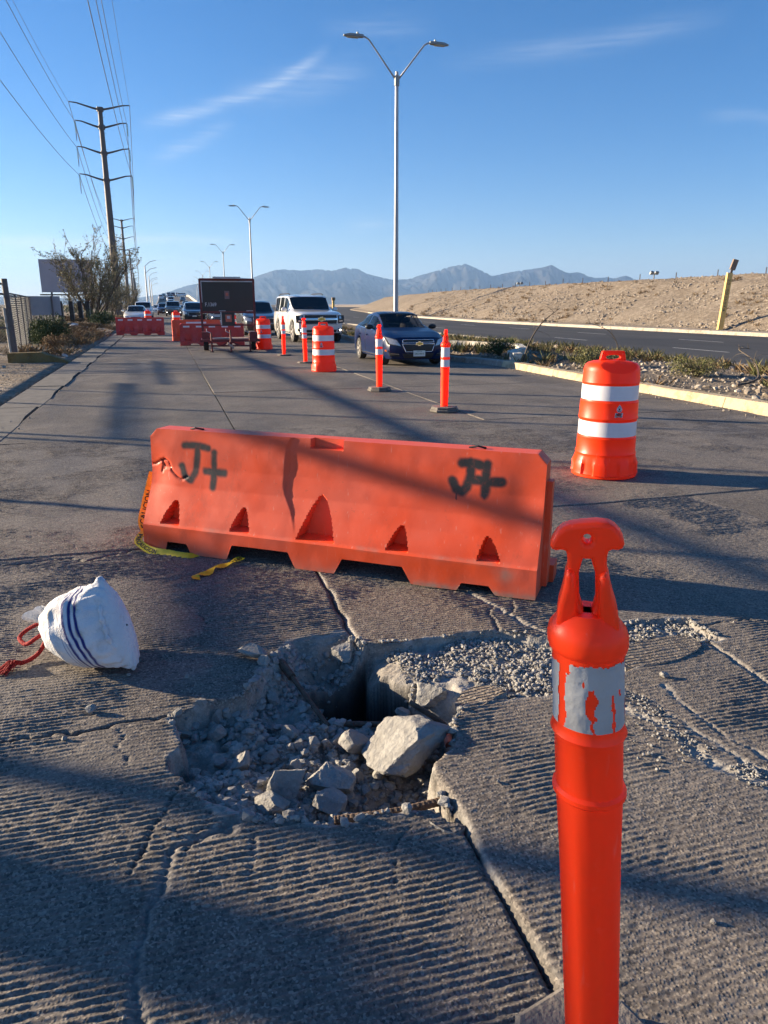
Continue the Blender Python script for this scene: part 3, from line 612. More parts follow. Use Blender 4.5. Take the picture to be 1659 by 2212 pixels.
# delineator posts -------------------------------------------------
HEAD = smooth_loop([(-.062, 1.108), (-.056, 1.096), (-.036, 1.100), (-.032, 1.090), (-.033, 1.06), (-.040, 1.03), (-.050, .985), (-.054, .955), (-.05, .94), (.05, .94), (.054, .955), (.050, .985), (.040, 1.03), (.033, 1.06), (.032, 1.090), (.036, 1.106), (.056, 1.106), (.062, 1.120), (.05, 1.145), (.03, 1.155), (-.02, 1.148), (-.045, 1.138)], 1)
SLOT = smooth_loop([(-.0135, .985), (.0135, .985), (.0135, 1.086), (-.0135, 1.086)], 1)
EYE = [(.001 + .0075 * math.cos(k * math.pi / 6), 1.122 + .009 * math.sin(k * math.pi / 6)) for k in range(12)]
def octagon(r, a0=math.pi / 8): return [(r * math.cos(a0 + k * math.pi / 4), r * math.sin(a0 + k * math.pi / 4)) for k in range(8)]
def delineator(label, loc, rz, lean=(0, 0), near=False, layers=2, group=None):
    t = thing('delineator_post', label, 'delineator', loc, rz, group)
    for k in range(layers):
        r = (.172 if near else .215) - .018 * k; z = k * .034
        MB().prism(octagon(r), z, z + .026).add([], []).build('rubber_base', M_RUBBER, t)
        o = MB().add([(x * f_, y * f_, zz) for f_, zz in ((1, z + .026), (.93, z + .034)) for x, y in octagon(r)], [tuple(q) for q in grid_faces(2, 8, closed=True)] + [tuple(range(8, 16))]).build('rubber_base_rim', M_RUBBER, t)
    zb = layers * .034
    sh = Matrix(((1, 0, lean[0], 0), (0, 1, lean[1], 0), (0, 0, 1, 0), (0, 0, 0, 1)))
    def lv(v):
        if near: v = [(p[0] * .955, p[1] * .955, float(np.interp(p[2], [0, .6, 1.2], [0, .65, 1.208]))) for p in v]
        return [tuple(sh @ Vector(p)) for p in v]
    N = 48 if near else 20
    def ring_r(z, th):
        fl = sstep(.60, .5, np.array(z)) * .9
        octo = math.cos(math.pi / 8) / math.cos(((th + math.pi / 8) % (math.pi / 4)) - math.pi / 8)
        rr = float(np.interp(z, [0, .60, .61, .617, .626, .63, .735, .742, .75, .758, .765, .91, .915, .925, .94, .955, .97, .985], [.054, .0605, .0605, .067, .067, .061, .061, .0645, .068, .0645, .062, .062, .067, .0695, .0695, .066, .055, .040]))
        return rr * (1 - .055 * float(fl) * (1 - octo) * -1 if near else 1) * (1 + float(fl) * (octo - 1) * .55)
    zs = [zb - .01, .1, .3, .5, .60, .61, .617, .6215, .626, .632, .735, .742, .75, .758, .766, .91, .915, .925, .94, .955, .97, .985]
    v = [(ring_r(z, 2 * math.pi * k / N) * math.cos(2 * math.pi * k / N), ring_r(z, 2 * math.pi * k / N) * math.sin(2 * math.pi * k / N), z) for z in zs for k in range(N)]
    pydata('tube', lv(v), [tuple(q)[::-1] for q in grid_faces(len(zs), N, closed=True)] + [tuple(range((len(zs) - 1) * N, len(zs) * N))], M_ORANGE, t, True, 40)
    hv, hf = up2(curve2d([HEAD, SLOT, EYE], .013, .008, 3 if near else 1)); pydata('handle', lv(hv), hf, M_ORANGE, t, True, 50)
    for s_ in (-1, 1):
        lob = smooth_loop([(s_ * .017, .96), (s_ * .053, .955), (s_ * .051, .99), (s_ * .040, 1.03), (s_ * .035, 1.062), (s_ * .028, 1.068), (s_ * .018, 1.058)][::s_], 1)
        hv, hf = up2(curve2d([lob], .026, .009, 3 if near else 1)); pydata('handle_lug', lv(hv), hf, M_ORANGE, t, True, 50)
    bands = [(.772, .905)] + ([] if near else [(.633, .733)])
    for z0, z1 in bands:
        nu, nv = (160, 60) if near else (28, 2)
        th = np.linspace(0, 2 * math.pi, nu); zz = np.linspace(z0, z1, nv); TH, ZZ = np.meshgrid(th, zz, indexing='ij')
        rr = .0628 + .0012 * (fbm(TH * 3, ZZ * 30, 3, 91) if near else 0)
        P = np.stack([rr * np.cos(TH), rr * np.sin(TH), ZZ], -1)
        f = grid_faces(nu, nv)
        if near:
            # torn away pieces, in angle from the post's front and height
            a = np.arctan2(np.sin(TH + math.pi / 2), np.cos(TH + math.pi / 2)); jx = a + .10 * fbm(TH * 9, ZZ * 60, 3, 92); jz = ZZ + .006 * fbm(TH * 9, ZZ * 60, 3, 93)
            gone = in_poly(jx, jz, [(-.05, .855), (.18, .86), (.25, .835), (.10, .808), (.02, .80), (-.12, .815)]) | in_poly(jx, jz, [(-.85, .91), (-.55, .91), (-.62, .865), (-.72, .83), (-.66, .80), (-.75, .77), (-1.0, .77)]) \
                | in_poly(jx, jz, [(.70, .845), (.76, .845), (.82, .805), (.76, .77), (.70, .77)]) | in_poly(jx, jz, [(.10, .81), (.14, .81), (.11, .77), (.05, .77)]) | in_poly(jx, jz, [(.95, .85), (1.02, .855), (.99, .835)]) | (jz > .903 - .010 * np.clip(-jx, 0, 1))
            rr2 = gone.ravel()[f].sum(1) < 2; f = f[rr2]
        me = fast_mesh('reflective_band', np.array(lv(P.reshape(-1, 3))), f); link('reflective_band', me, M_GREYREFL if near else M_REFL, t, True)
    return t
delineator('tall orange delineator post with torn grey reflective band, beside the broken slab', (.7186, .9746, 0.004), math.radians(-30), (-.0806, -.016), near=True, layers=1)
delineator('thin orange delineator on a two-layer rubber base, next along from the large drum', (3.83, 10.11, .004), math.radians(62), (.002, .0))
delineator('thin orange delineator in front of the blue sedan front wheel', (3.64, 12.91, .004), math.radians(50), (0, .004))
delineator('thin orange delineator between the white four-wheel drive and the striped drum', (3.54, 19.74, .004), math.radians(10), (-.02, 0), layers=1)
delineator('thin orange delineator before the front wheel of the white four-wheel drive', (3.44, 22.82, .004), math.radians(70), (-.015, 0), layers=1)

# drums -----------------------------------------------------------
def make_drum(label, loc, rz, sticker=True, scale=1.0, group=None, hi=True):
    t = thing('traffic_drum', label, 'traffic drum', loc, rz, group); t.scale = (scale,) * 3
    N = 96 if hi else 32
    prof = [(.280, 0), (.287, .006), (.287, .024), (.276, .030), (.270, .06), (.270, .12), (.268, .15), (.264, .185), (.264, .205), (.2665, .21), (.264, .22), (.259, .232), (.256, .345), (.2575, .352), (.252, .360), (.250, .366), (.249, .505), (.2515, .512), (.2585, .522), (.2585, .530), (.254, .54), (.2505, .66), (.251, .667), (.245, .676), (.2435, .682), (.242, .82), (.2445, .828), (.2485, .836), (.246, .845), (.241, .93), (.238, .955), (.230, .978), (.212, .998), (.17, 1.012), (.11, 1.02), (.04, 1.023), (.001, 1.0235)]
    P = np.zeros((len(prof), N, 3)); th = np.linspace(0, 2 * math.pi, N, endpoint=False)
    for i, (r, z) in enumerate(prof):
        rr = np.full(N, r)
        if .03 <= z <= .19:
            u = (th / (2 * math.pi) * 8) % 1; lobe = ((u > .12) & (u < .62)).astype(float)
            rr = r + .020 * lobe * (1 if z < .13 else max(0, (.19 - z) / .06) * .6)
        P[i] = np.stack([rr * np.cos(th), rr * np.sin(th), np.full(N, z)], -1)
    for sgn in (-1, 1):      # scooped shoulders either side of the handle
        nx = np.array([0, sgn * .62, .785]); d = P @ nx - .868; k = d > 0
        P[k] -= d[k][:, None] * nx
    pydata('body', P.reshape(-1, 3), [tuple(q)[::-1] for q in grid_faces(len(prof), N, closed=True)] + [tuple(range(N - 1, -1, -1))], M_DRUM, t, True, 35)
    hd = smooth_loop([(-.125, .985), (-.105, 1.075), (-.10, 1.098), (-.085, 1.102), (.085, 1.102), (.10, 1.098), (.105, 1.075), (.125, .985)], 2)
    sl = smooth_loop([(-.065, 1.028), (.065, 1.028), (.068, 1.066), (-.068, 1.066)], 2)
    eyes = [[(cx + .008 * math.cos(k), 1.075 + .008 * math.sin(k)) for k in np.linspace(0, 5.5, 8)] for cx in (-.086, .086)]
    hv, hf = up2(curve2d([hd, sl] + (eyes if hi else []), .012, .006, 2)); pydata('handle', hv, hf, M_DRUM, t, True, 50)
    for z0, z1 in ((.372, .500), (.688, .815)):
        r0 = .2535 if z0 < .5 else .2455; r1 = r0 - .0015
        v = [(r * math.cos(a), r * math.sin(a), z) for r, z in ((r0, z0), (r1, z1)) for a in th]
        pydata('reflective_band', v, [tuple(q)[::-1] for q in grid_faces(2, N, closed=True)], M_REFL, t, True)
    if sticker:
        def wrap(pts, off, cz=.60, ca=math.radians(STICKER_A)): return [((.2535 + off) * math.cos(ca + x / .254), (.2535 + off) * math.sin(ca + x / .254), cz + y) for x, y in pts]
        drop = [(0, .062)] + [(.024 * math.sin(a) * 1.0, .018 - .026 * math.cos(a)) for a in np.linspace(2.2, -2.2, 15)] 
        s0 = pydata('sticker', wrap(drop, .0012), [tuple(range(len(drop)))], M_STW, t)
        lab = [(-.034, -.012), (.036, -.012), (.030, -.052), (-.036, -.052)]
        pydata('label_ground', wrap(lab, .0011), [(0, 1, 2, 3)], M_STW, s0)
        arc = [(.019 * math.cos(a), .016 + .019 * math.sin(a)) for a in np.linspace(3.4, 6.0, 10)] + [(.013 * math.cos(a), .016 + .013 * math.sin(a)) for a in np.linspace(6.0, 3.4, 10)]
        pydata('arc', wrap(arc, .0018), [tuple(range(len(arc)))], M_STK, s0)
        pydata('emblem', wrap([(.008 * math.cos(a) * (1 + .2 * math.sin(3 * a)), .019 + .010 * math.sin(a)) for a in np.linspace(0, 5.8, 10)], .0018), [tuple(range(10))], M_STK, s0)
        sw = [(0, .058), (.018, .028), (.013, .024), (0, .045), (-.013, .024), (-.018, .028)]
        pydata('roof_mark', wrap(sw, .0018), [(0, 1, 2, 3), (0, 3, 4, 5)], M_STB, s0)
        tv, tf = text_polys('JMAS', .026, .001); pydata('lettering', wrap([(x - .032 + y * .2, y - .033) for x, y in tv], .0018), tf, M_STK, s0)
        pydata('name_strip', wrap([(-.030, -.050), (.028, -.050), (.030, -.039), (-.028, -.039)], .0016), [(0, 1, 2, 3)], M_STT, s0)
        tv, tf = text_polys('JUAREZ', .011); pydata('lettering', wrap([(x - .023, y - .0485) for x, y in tv], .0021), tf, M_STW, s0)
    return t
STICKER_A = -90
M_STW = mat('sticker_white', (.72, .73, .74), .4, 0, .04); M_STK = mat('sticker_ink', (.02, .025, .06), .4, 0, .05); M_STB = mat('sticker_blue', (.16, .30, .42), .4); M_STT = mat('sticker_teal', (.05, .20, .17), .4)
make_drum('large orange drum with two white bands by the yellow kerb', (3.78, 5.83, .004), math.radians(-12))
make_drum('orange striped drum standing behind the second delineator of the lane row', (3.50, 17.15, .004), math.radians(-22), hi=False)
make_drum('orange striped drum to the side of the message board trailer', (3.28, 26.3, .004), math.radians(-25), hi=False)
make_drum('orange striped drum half hidden behind the message board trailer', (3.05, 36.5, .004), 0, False, hi=False)
make_drum('small far orange drum standing alone in the empty lane', (.80, 50.3, .004), 0, False, hi=False)
make_drum('small far orange drum at the front wing of the white sedan', (-1.05, 58.0, .004), 0, False, hi=False)

# water barriers --------------------------------------------------
PZ = [0, .1626, .175, .22, .30, .40, .52, .7478]; PV = [0, 0, .012, .03, .068, .105, .13, .155]
J1 = [[(0.254, 0.659), (0.343, 0.660), (0.422, 0.650)], [(0.348, 0.648), (0.343, 0.567), (0.334, 0.499), (0.302, 0.446), (0.261, 0.464), (0.234, 0.525)], [(0.466, 0.622), (0.463, 0.413)], [(0.403, 0.508), (0.540, 0.506)]]
J2 = [[(2.017, 0.673), (2.065, 0.679), (2.117, 0.669)], [(2.069, 0.669), (2.065, 0.610), (2.049, 0.546), (2.022, 0.520), (1.989, 0.533), (1.966, 0.575)], [(2.154, 0.675), (2.150, 0.516)], [(2.082, 0.588), (2.236, 0.587)]]
ARCH = [(.124, .266, .217, .320), (.618, .756, .701, .314), (1.069, 1.308, 1.199, .426), (1.624, 1.756, 1.706, .311), (2.142, 2.271, 2.188, .298)]
NOTCH = [(.16, .177, .319, .345, .066), (.601, .640, 1.016, 1.063, .095), (1.313, 1.364, 1.728, 1.780, .095), (2.042, 2.065, 2.217, 2.251, .046)]
bar_t = thing('water_barrier', 'dented orange plastic barrier sprayed with black J+ marks, behind the broken slab', 'barrier', (-.2218, 4.7157, .004), -.6355)
BL, BH = 2.4664, .7478
us = np.concatenate([[0, .004], np.linspace(.012, BL - .012, 330), [BL - .004, BL]])
zf = np.concatenate([np.linspace(0, .158, 14), [.1626, .168, .175], np.linspace(.183, .735, 74), [.741, .7478]])
nb = 26; zbk = np.linspace(.7478, 0, nb)
WT = .125
U, Zf = np.meshgrid(us, zf, indexing='ij'); V = np.interp(Zf, PZ, PV)
# pockets
for u0, u1, ua, za in ARCH:
    c0 = ua; hw = np.where(U < c0, c0 - u0, u1 - c0); s_ = np.abs(U - c0) / hw
    top = .172 + (za - .172) * np.clip(1 - s_ ** 1.55, 0, 1)
    m_ = (Zf > .176) & (Zf < top) & (s_ < 1)
    vp = float(np.interp(za, PZ, PV)) + .035 * (za < .4) + .02
    V = np.where(m_, np.maximum(V, vp), V)
# fold, tear, dents
fl_z = [.20, .242, .329, .406, .457, .569, .691, .75]; fl_u = [1.05, 1.041, 1.007, .959, .942, .946, .958, .993]
fw_z = [.20, .242, .329, .381, .457, .55, .65, .75]; fw_w = [.006, .007, .009, .014, .030, .034, .026, .009]
fu = np.interp(Zf, fl_z, fl_u); fw = np.interp(Zf, fw_z, fw_w); dep = .030 * np.interp(Zf, [.2, .26, .40, .6, .75], [0, .25, .9, 1, .7])
st = np.clip((U - fu) / fw, 0, 1) * np.exp(-np.clip(U - fu - fw, 0, 9) / .30)
V = V + dep * .30 * st
V = V + .006 * np.exp(-((U - BL + .10) / .085) ** 2 - ((Zf - .47) / .13) ** 2) - .006 * np.exp(-((U - BL + .30) / .12) ** 2 - ((Zf - .5) / .16) ** 2)
V = V + .022 * np.exp(-((U - .0) / .12) ** 2 - ((Zf - .46) / .16) ** 2) + .006 * fbm(U * 2.2, Zf * 2.6, 3, 101) + .0012 * fbm(U * 9, Zf * 9, 2, 102)
for tear in ([(-.003, .517), (.037, .528), (.079, .553), (.105, .563), (.136, .544), (.157, .494), (.184, .471), (.205, .456), (.237, .443), (.276, .465)], [(.079, .553), (.094, .524), (.081, .480)]):
    d = seg_dist(U, Zf, tear); V = V + .007 * np.exp(-(d / .005) ** 2)
V = V + .006 * in_poly(U, Zf, [(.079, .553), (.105, .563), (.136, .544), (.15, .51), (.10, .50)])
V = np.where((U > 1.117) & (U < 1.313) & (Zf > .69), V + .045, V)
Ztop = BH - np.clip(.050 - U, 0, 1) - np.clip(.050 - (BL - U), 0, 1)
Zfr = np.minimum(Zf, Ztop + (Zf - BH) * .02)
nz_ = np.zeros_like(us)
for a0, a1, b1, b0, hN in NOTCH: nz_ = np.maximum(nz_, np.interp(us, [a0, a1, b1, b0], [0, hN, hN, 0], left=0, right=0))
Zfr = np.maximum(Zfr, nz_[:, None])
Ub, Zb = np.meshgrid(us, zbk, indexing='ij'); Vb = .155 * 2 + WT - np.interp(Zb, PZ, PV)
Zb = np.maximum(np.minimum(Zb, Ztop[:, :1] + (Zb - BH) * .02), nz_[:, None])
P = np.concatenate([np.stack([U, V, Zfr], -1), np.stack([Ub, Vb, Zb], -1)], 1)
nP = P.shape[1]
lo = P[:, -1:, :].copy(); f = grid_faces(len(us), nP)
# paint masks
fU, fZ = U, Zf
ink = np.zeros_like(U); jit = .010 * fbm(U * 30, Zf * 30, 2, 105)
for strokes, wd in ((J1, .023), (J2, .027)):
    for s_ in strokes: ink = np.maximum(ink, sstep(wd + .010, wd - .010, seg_dist(U, Zf, s_) + jit * .5))
for s_ in ([(-.003, .517), (.037, .528), (.079, .553), (.105, .563), (.136, .544), (.157, .494), (.184, .471), (.205, .456), (.237, .443), (.276, .465)], [(.079, .553), (.094, .524), (.081, .480)]): ink = np.maximum(ink, .55 * sstep(.0055, .002, seg_dist(U, Zf, s_)))
for s_ in ([(1.992, .522), (1.994, .475)], [(2.147, .512), (2.148, .490)]): ink = np.maximum(ink, sstep(.005, .002, seg_dist(U, Zf, s_)))
grime = np.clip(sstep(.10, .0, Zf) * .35 + sstep(.035, .0, Zf - .0) * np.where(U > 1.8, 1.2, .3) + .9 * np.exp(-((U - 2.30) / .05) ** 2 - ((Zf - .12) / .04) ** 2) + .5 * sstep(.02, .0, np.abs(Zf - .17)) * sstep(.5, .7, vnoise(U * 6, Zf * 0, 3)), 0, 1)
col = np.zeros((len(us), nP, 3)); col[:, :len(zf), 0] = ink; col[:, :len(zf), 1] = grime
me = fast_mesh('body', P.reshape(-1, 3), f[:, ::-1]); set_col(me, 'col', col.reshape(-1, 3))
body = link('body', me, M_BARR, bar_t, True, 38)
for k, i0 in ((0, 0), (1, len(us) - 1)):       # end walls with an interlock rib
    ring = [tuple(q) for q in P[i0]]; pydata('end_wall', ring, [tuple(range(len(ring)))[::(1 if k else -1)]], M_BARR, bar_t)
    x = BL if k else 0; s_ = 1 if k else -1
    MB().prism([(.17, .02), (.27, .02), (.255, .60), (.185, .60)], 0, .03, Matrix(((0, 0, s_, x), (1, 0, 0, 0), (0, 1, 0, 0), (0, 0, 0, 1)))).build('interlock', M_BARR, bar_t)
MB().box((-.03, .26, .015), (.10, .40, .085)).build('rear_foot', M_BARR, bar_t); MB().box((BL - .12, .30, .0), (BL + .05, .435, .10)).build('rear_foot', M_BARR, bar_t)
MB().tube([(-.031, .32, .05), (-.036, .32, .05)], .022, 6).build('plug', M_BLACK, bar_t)
MB().tube([(.27, .20, BH + .001), (.31, .19, BH + .012), (.36, .21, BH + .003)], .006, 6).build('wire_tie', M_BLACK, bar_t)
MB().tube([(2.04, .20, BH + .002), (2.09, .19, BH + .014), (2.13, .21, BH + .003)], .006, 6).build('wire_tie', M_BLACK, bar_t)

def small_barrier(label, loc, rz, m, L=2.1, H=.82, marks=5, big=False):
    t = thing('water_barrier', label, 'barrier', loc, rz)
    n_ = 60; us = np.linspace(0, L, n_); zf = np.array([0, .06, .12, .17, .175, .25, .35, .45, .55, .7, H - .03, H]); V0 = np.interp(zf / H, [0, .2, .24, .5, .7, 1], [0, 0, .02, .11, .14, .16])
    U, Z = np.meshgrid(us, zf, indexing='ij'); V = np.repeat(V0[None], n_, 0)
    nn = np.zeros(n_)
    for a in (.22, .5, .78): nn = np.maximum(nn, np.interp(us / L, [a - .09, a - .06, a + .06, a + .09], [0, .08, .08, 0], left=0, right=0))
    for a in np.linspace(.12, .88, 5): V = np.where((np.abs(U / L - a) < .05) & (Z > .17) & (Z < .36), np.maximum(V, .12), V)
    Z = np.maximum(np.minimum(Z, H - np.clip(.05 - U, 0, 1) - np.clip(.05 - L + U, 0, 1)), nn[:, None])
    zb = np.array([H, .5, .18, 0]); Ub, Zb = np.meshgrid(us, zb, indexing='ij'); Vb = .44 - np.interp(Zb / H, [0, .2, .24, .5, .7, 1], [0, 0, .02, .11, .14, .16]); Zb = np.maximum(Zb, nn[:, None])
    P = np.concatenate([np.stack([U, V, Z], -1), np.stack([Ub, Vb, Zb], -1)], 1)
    me = fast_mesh('body', P.reshape(-1, 3), grid_faces(n_, P.shape[1])[:, ::-1]); link('body', me, m, t, True, 38)
    for i0 in (0, n_ - 1): r = [tuple(q) for q in P[i0]]; pydata('end_wall', r, [tuple(range(len(r)))[::(1 if i0 else -1)]], m, t)
    mw = L / marks * (.5 if not big else .42)
    for k in range(marks):
        a = (k + .5) * L / marks; MB().box((a - mw / 2, .148, H * .76), (a + mw / 2, .162, H * .90)).build('reflector', M_REFL, t)
    return t
small_barrier('red water barrier with five white reflectors in front of the white sedan', (-2.28, 39.9, 0), math.radians(-3), M_RED, 2.3, .86)
small_barrier('red water barrier with white reflectors directly behind the message board trailer', (.55, 29.3, 0), math.radians(-9), M_RED, 2.35, .80, 5)
small_barrier('orange water barrier with one long white stripe, rearmost behind the message board', (.35, 33.2, 0), math.radians(4), M_BARR, 2.0, .86, 1, True)

# caution tape ------------------------------------------------------
def ribbon(pts, nrm_hint, width, n=60):
    pts = [Vector(p) for p in pts]; d = [0]
    for a, b in zip(pts[:-1], pts[1:]): d.append(d[-1] + (b - a).length)
    tt = np.linspace(0, d[-1], n)
    # Catmull-Rom through the points
    out = []
    for q in tt:
        i = min(max(int(np.searchsorted(d, q)) - 1, 0), len(pts) - 2); u = (q - d[i]) / (d[i + 1] - d[i])
        p0, p1, p2, p3 = pts[max(i - 1, 0)], pts[i], pts[i + 1], pts[min(i + 2, len(pts) - 1)]
        out.append(.5 * ((2 * p1) + (p2 - p0) * u + (2 * p0 - 5 * p1 + 4 * p2 - p3) * u * u + (3 * p1 - p0 - 3 * p2 + p3) * u ** 3))
    sides = []
    for i in range(n):
        tg = (out[min(i + 1, n - 1)] - out[max(i - 1, 0)]).normalized(); h = nrm_hint(i / (n - 1)); s_ = tg.cross(h)
        sides.append(s_.normalized() if s_.length > 1e-6 else Vector((0, 0, 1)))
    return out, sides, d[-1]
def tape_piece(parent, name, pts, hint, width, text, start=0.0):
    o_, s_, L = ribbon(pts, hint, width)
    v = []; 
    for p, q in zip(o_, s_):
        for k in (-.5, -.17, .17, .5): v.append(p + q * width * k + Vector((0, 0, .0015 * math.sin(k * 9 + len(v)))))
    pydata(name, v, [tuple(f_) for f_ in grid_faces(len(o_), 4)], M_YEL, parent, True)
    tv, tf = text_polys(text, width * .78, .001); mxx = max(x for x, y in tv)
    w = []
    for x, y in tv:
        a = (start + x) / L * (len(o_) - 1)
        if a > len(o_) - 2: a = len(o_) - 2 + .001
        i = int(a); u = a - i; p = o_[i].lerp(o_[i + 1], u); q = s_[i]
        nn_ = q.cross(o_[i + 1] - o_[i]).normalized()
        w.append((p - q * (y - width * .27), nn_))
    for sg in (1, -1): pydata('lettering', [p + n_ * .002 * sg for p, n_ in w], tf, M_BLACK, parent)
tp = thing('caution_tape', 'crumpled yellow caution tape lettered in black at the barrier end', 'caution tape', (-.2218, 4.7157, .004), -.6355)
tape_piece(tp, 'tape', [(-.035, .12, .03), (-.075, .10, .13), (-.065, .13, .24), (-.035, .15, .36), (-.01, .17, .46)], lambda t: Vector((.5, -.85, .15)), .062, 'PRECAUCION', .03)
tape_piece(tp, 'tape', [(-.055, .10, .10), (-.045, .0, .055), (.02, -.035, .03), (.10, -.05, .012), (.20, -.045, .006), (.36, -.03, .006), (.40, .06, .005)], lambda t: Vector((.1, -.55, .8 + .5 * math.sin(t * 9))), .05, 'PRECAUCION', .06)
tape_piece(tp, 'tape', [(.70, .02, .02), (.66, -.12, .012), (.63, -.20, .016), (.64, -.26, .01), (.60, -.32, .012), (.63, -.36, .004)], lambda t: Vector((.3 * math.sin(t * 20), .2 * math.cos(t * 13), 1)), .045, 'PREC', .02)
# ------------------------------------------------------------------ rubble
n = NT('broken_concrete'); oi = n.t.nodes.new('ShaderNodeObjectInfo').outputs['Random']
c = n.mix(n.rng(n.noise(9, 6, rough=.7), .34, .68), (.265, .255, .238), (.435, .42, .388)); c = n.mix(n.rng(n.voro(34), 0, .22, .55, 0), c, (.13, .12, .11)); c = n.mix(n.rng(oi, 0, 1, 0, .35), c, (.23, .215, .195))
c = n.mix(n.rng(n.noise(70, 4), .6, .75, 0, .5), c, (.50, .48, .44))
M_ROCK = n.set(col=c, rough=.95, spec=.15, nrm=n.bump(n.math('ADD', n.noise(40, 6, rough=.7), n.math('MULTIPLY', n.voro(30), .5)), .8, .02))
def ico(sub):
    bm = bmesh.new(); bmesh.ops.create_icosphere(bm, subdivisions=sub, radius=1); v = np.array([p.co[:] for p in bm.verts]); f = np.array([[q.index for q in p.verts] for p in bm.faces]); bm.free(); return v, f
ICO = {k: ico(k) for k in (1, 2, 3, 4, 5)}
def rock_shape(seed, sub=3, planes=11, rough=.05):
    r = np.random.RandomState(seed); v, f = ICO[sub]; v = v.copy()
    for k in range(planes):
        nn = r.randn(3); nn /= np.linalg.norm(nn); d = r.uniform(.42, .80)
        q = v @ nn - d; m_ = q > 0; v[m_] -= q[m_][:, None] * nn * .96
    a = v * 2.2
    v *= 1 + rough * (fbm(a[:, 0] * 1.3 + seed, a[:, 1] * 1.3 + a[:, 2], 3, seed % 50) + .6 * fbm(a[:, 2] * 3.1, a[:, 0] * 3.1 - a[:, 1] * 2, 4, seed % 37, .65))[:, None]
    v -= (v.max(0) + v.min(0)) / 2; v /= (v.max(0) - v.min(0))
    v[:, 2] -= v[:, 2].min(); return v, f
ROCKS = [(0.727, 2.194, -0.15, 0.315, 0.19), (0.579, 2.371, -0.150, 0.120, 0.105), (0.445, 2.143, -0.120, 0.164, 0.109), (0.279, 2.131, -0.100, 0.128, 0.114), (0.218, 2.064, -0.070, 0.111, 0.052), (0.406, 2.023, -0.100, 0.110, 0.084), (0.150, 2.322, -0.100, 0.093, 0.079), (-0.018, 2.348, -0.080, 0.047, 0.043), (0.113, 2.503, -0.110, 0.050, 0.034), (0.074, 2.567, -0.100, 0.070, 0.062), (0.092, 2.665, -0.090, 0.044, 0.068), (0.028, 2.677, -0.080, 0.048, 0.036), (-0.05, 2.60, -0.080, 0.063, 0.047), (0.324, 2.794, -0.120, 0.051, 0.051), (0.363, 2.798, -0.120, 0.047, 0.042), (0.309, 2.938, -0.130, 0.053, 0.053), (0.245, 2.748, -0.110, 0.083, 0.042), (0.347, 2.520, -0.140, 0.066, 0.050), (0.371, 2.436, -0.140, 0.038, 0.042), (0.424, 2.434, -0.140, 0.049, 0.042), (0.474, 2.434, -0.150, 0.042, 0.053), (0.527, 2.444, -0.150, 0.057, 0.065), (0.483, 2.516, -0.140, 0.047, 0.051), (0.259, 2.405, -0.130, 0.067, 0.045), (0.334, 2.323, -0.130, 0.044, 0.058), (0.297, 2.364, -0.130, 0.033, 0.033), (0.273, 2.325, -0.120, 0.036, 0.033), (0.218, 2.278, -0.100, 0.039, 0.028), (0.076, 2.386, -0.100, 0.044, 0.037), (0.640, 2.230, -0.180, 0.058, 0.072), (0.969, 2.591, -0.120, 0.133, 0.100), (0.698, 3.008, -0.080, 0.119, 0.064), (0.731, 3.084, -0.050, 0.033, 0.042), (0.837, 2.588, -0.120, 0.066, 0.049), (0.551, 2.228, -0.150, 0.050, 0.050), (0.558, 2.157, -0.160, 0.042, 0.035), (0.123, 2.667, -0.090, 0.036, 0.036), (0.190, 2.639, -0.100, 0.032, 0.040), (0.286, 2.605, -0.130, 0.032, 0.036), (0.540, 2.305, -0.150, 0.037, 0.033), (0.230, 2.692, -0.110, 0.033, 0.029)]
RLAB = {0: ('largest pale concrete block tilted in the broken pit', 'chunk'), 1: ('knobbly concrete lump against the near side of the largest block', 'chunk'), 2: ('long pale lump lying before the row of fist-sized lumps', 'chunk'), 3: ('white-faced rounded lump beside the smooth scooped concrete', 'chunk'), 4: ('low flat lump on the pit rim below the white-faced lump', 'chunk'), 5: ('jagged lump at the pit rim next to the ribbed bar', 'chunk'), 6: ('angular lump alone above the smooth scooped concrete', 'chunk'), 30: ('pitted concrete lump at the edge of the gravel', 'chunk'), 31: ('flat stone wedged under the slab corner at the joint', 'chunk')}
def hz_at(x, y): return float(surface(np.array([[x]]), np.array([[y]]))[0][0, 0])
for i, (x, y, z, wd, h_) in enumerate(ROCKS):
    v, f = rock_shape(100 + i * 7, 5 if wd > .1 else 4, 13, .11)
    dd = random.uniform(.8, 1.05)
    if i == 0: dd = 1.0
    v = v * np.array([wd * 1.06, wd * dd, h_ * 1.05])
    zz = min(hz_at(x, y), -.02) if i not in (0, 30, 31) else z
    me = fast_mesh('concrete_chunk', v, f); o = link('concrete_chunk', me, M_ROCK, None, True, 28)
    o.location = (x + .03 * wd, y + wd * .35, zz - .1 * h_); o.rotation_euler = (random.uniform(-.15, .15), random.uniform(-.2, .2), random.uniform(-.6, .6))
    if i == 0: o.rotation_euler = (-.22, .06, .35); o.location = (.745, 2.27, -.165)
    if i in RLAB: tag(o, RLAB[i][0], RLAB[i][1], 'broken concrete lumps in the pit')
    elif wd >= .055: tag(o, 'fist-sized broken concrete lump lying among smaller rubble in the pit', 'chunk', 'broken concrete lumps in the pit')
    else: tag(o, 'small egg-sized concrete lump lying in the pit', 'chunk', 'small concrete lumps in the pit')
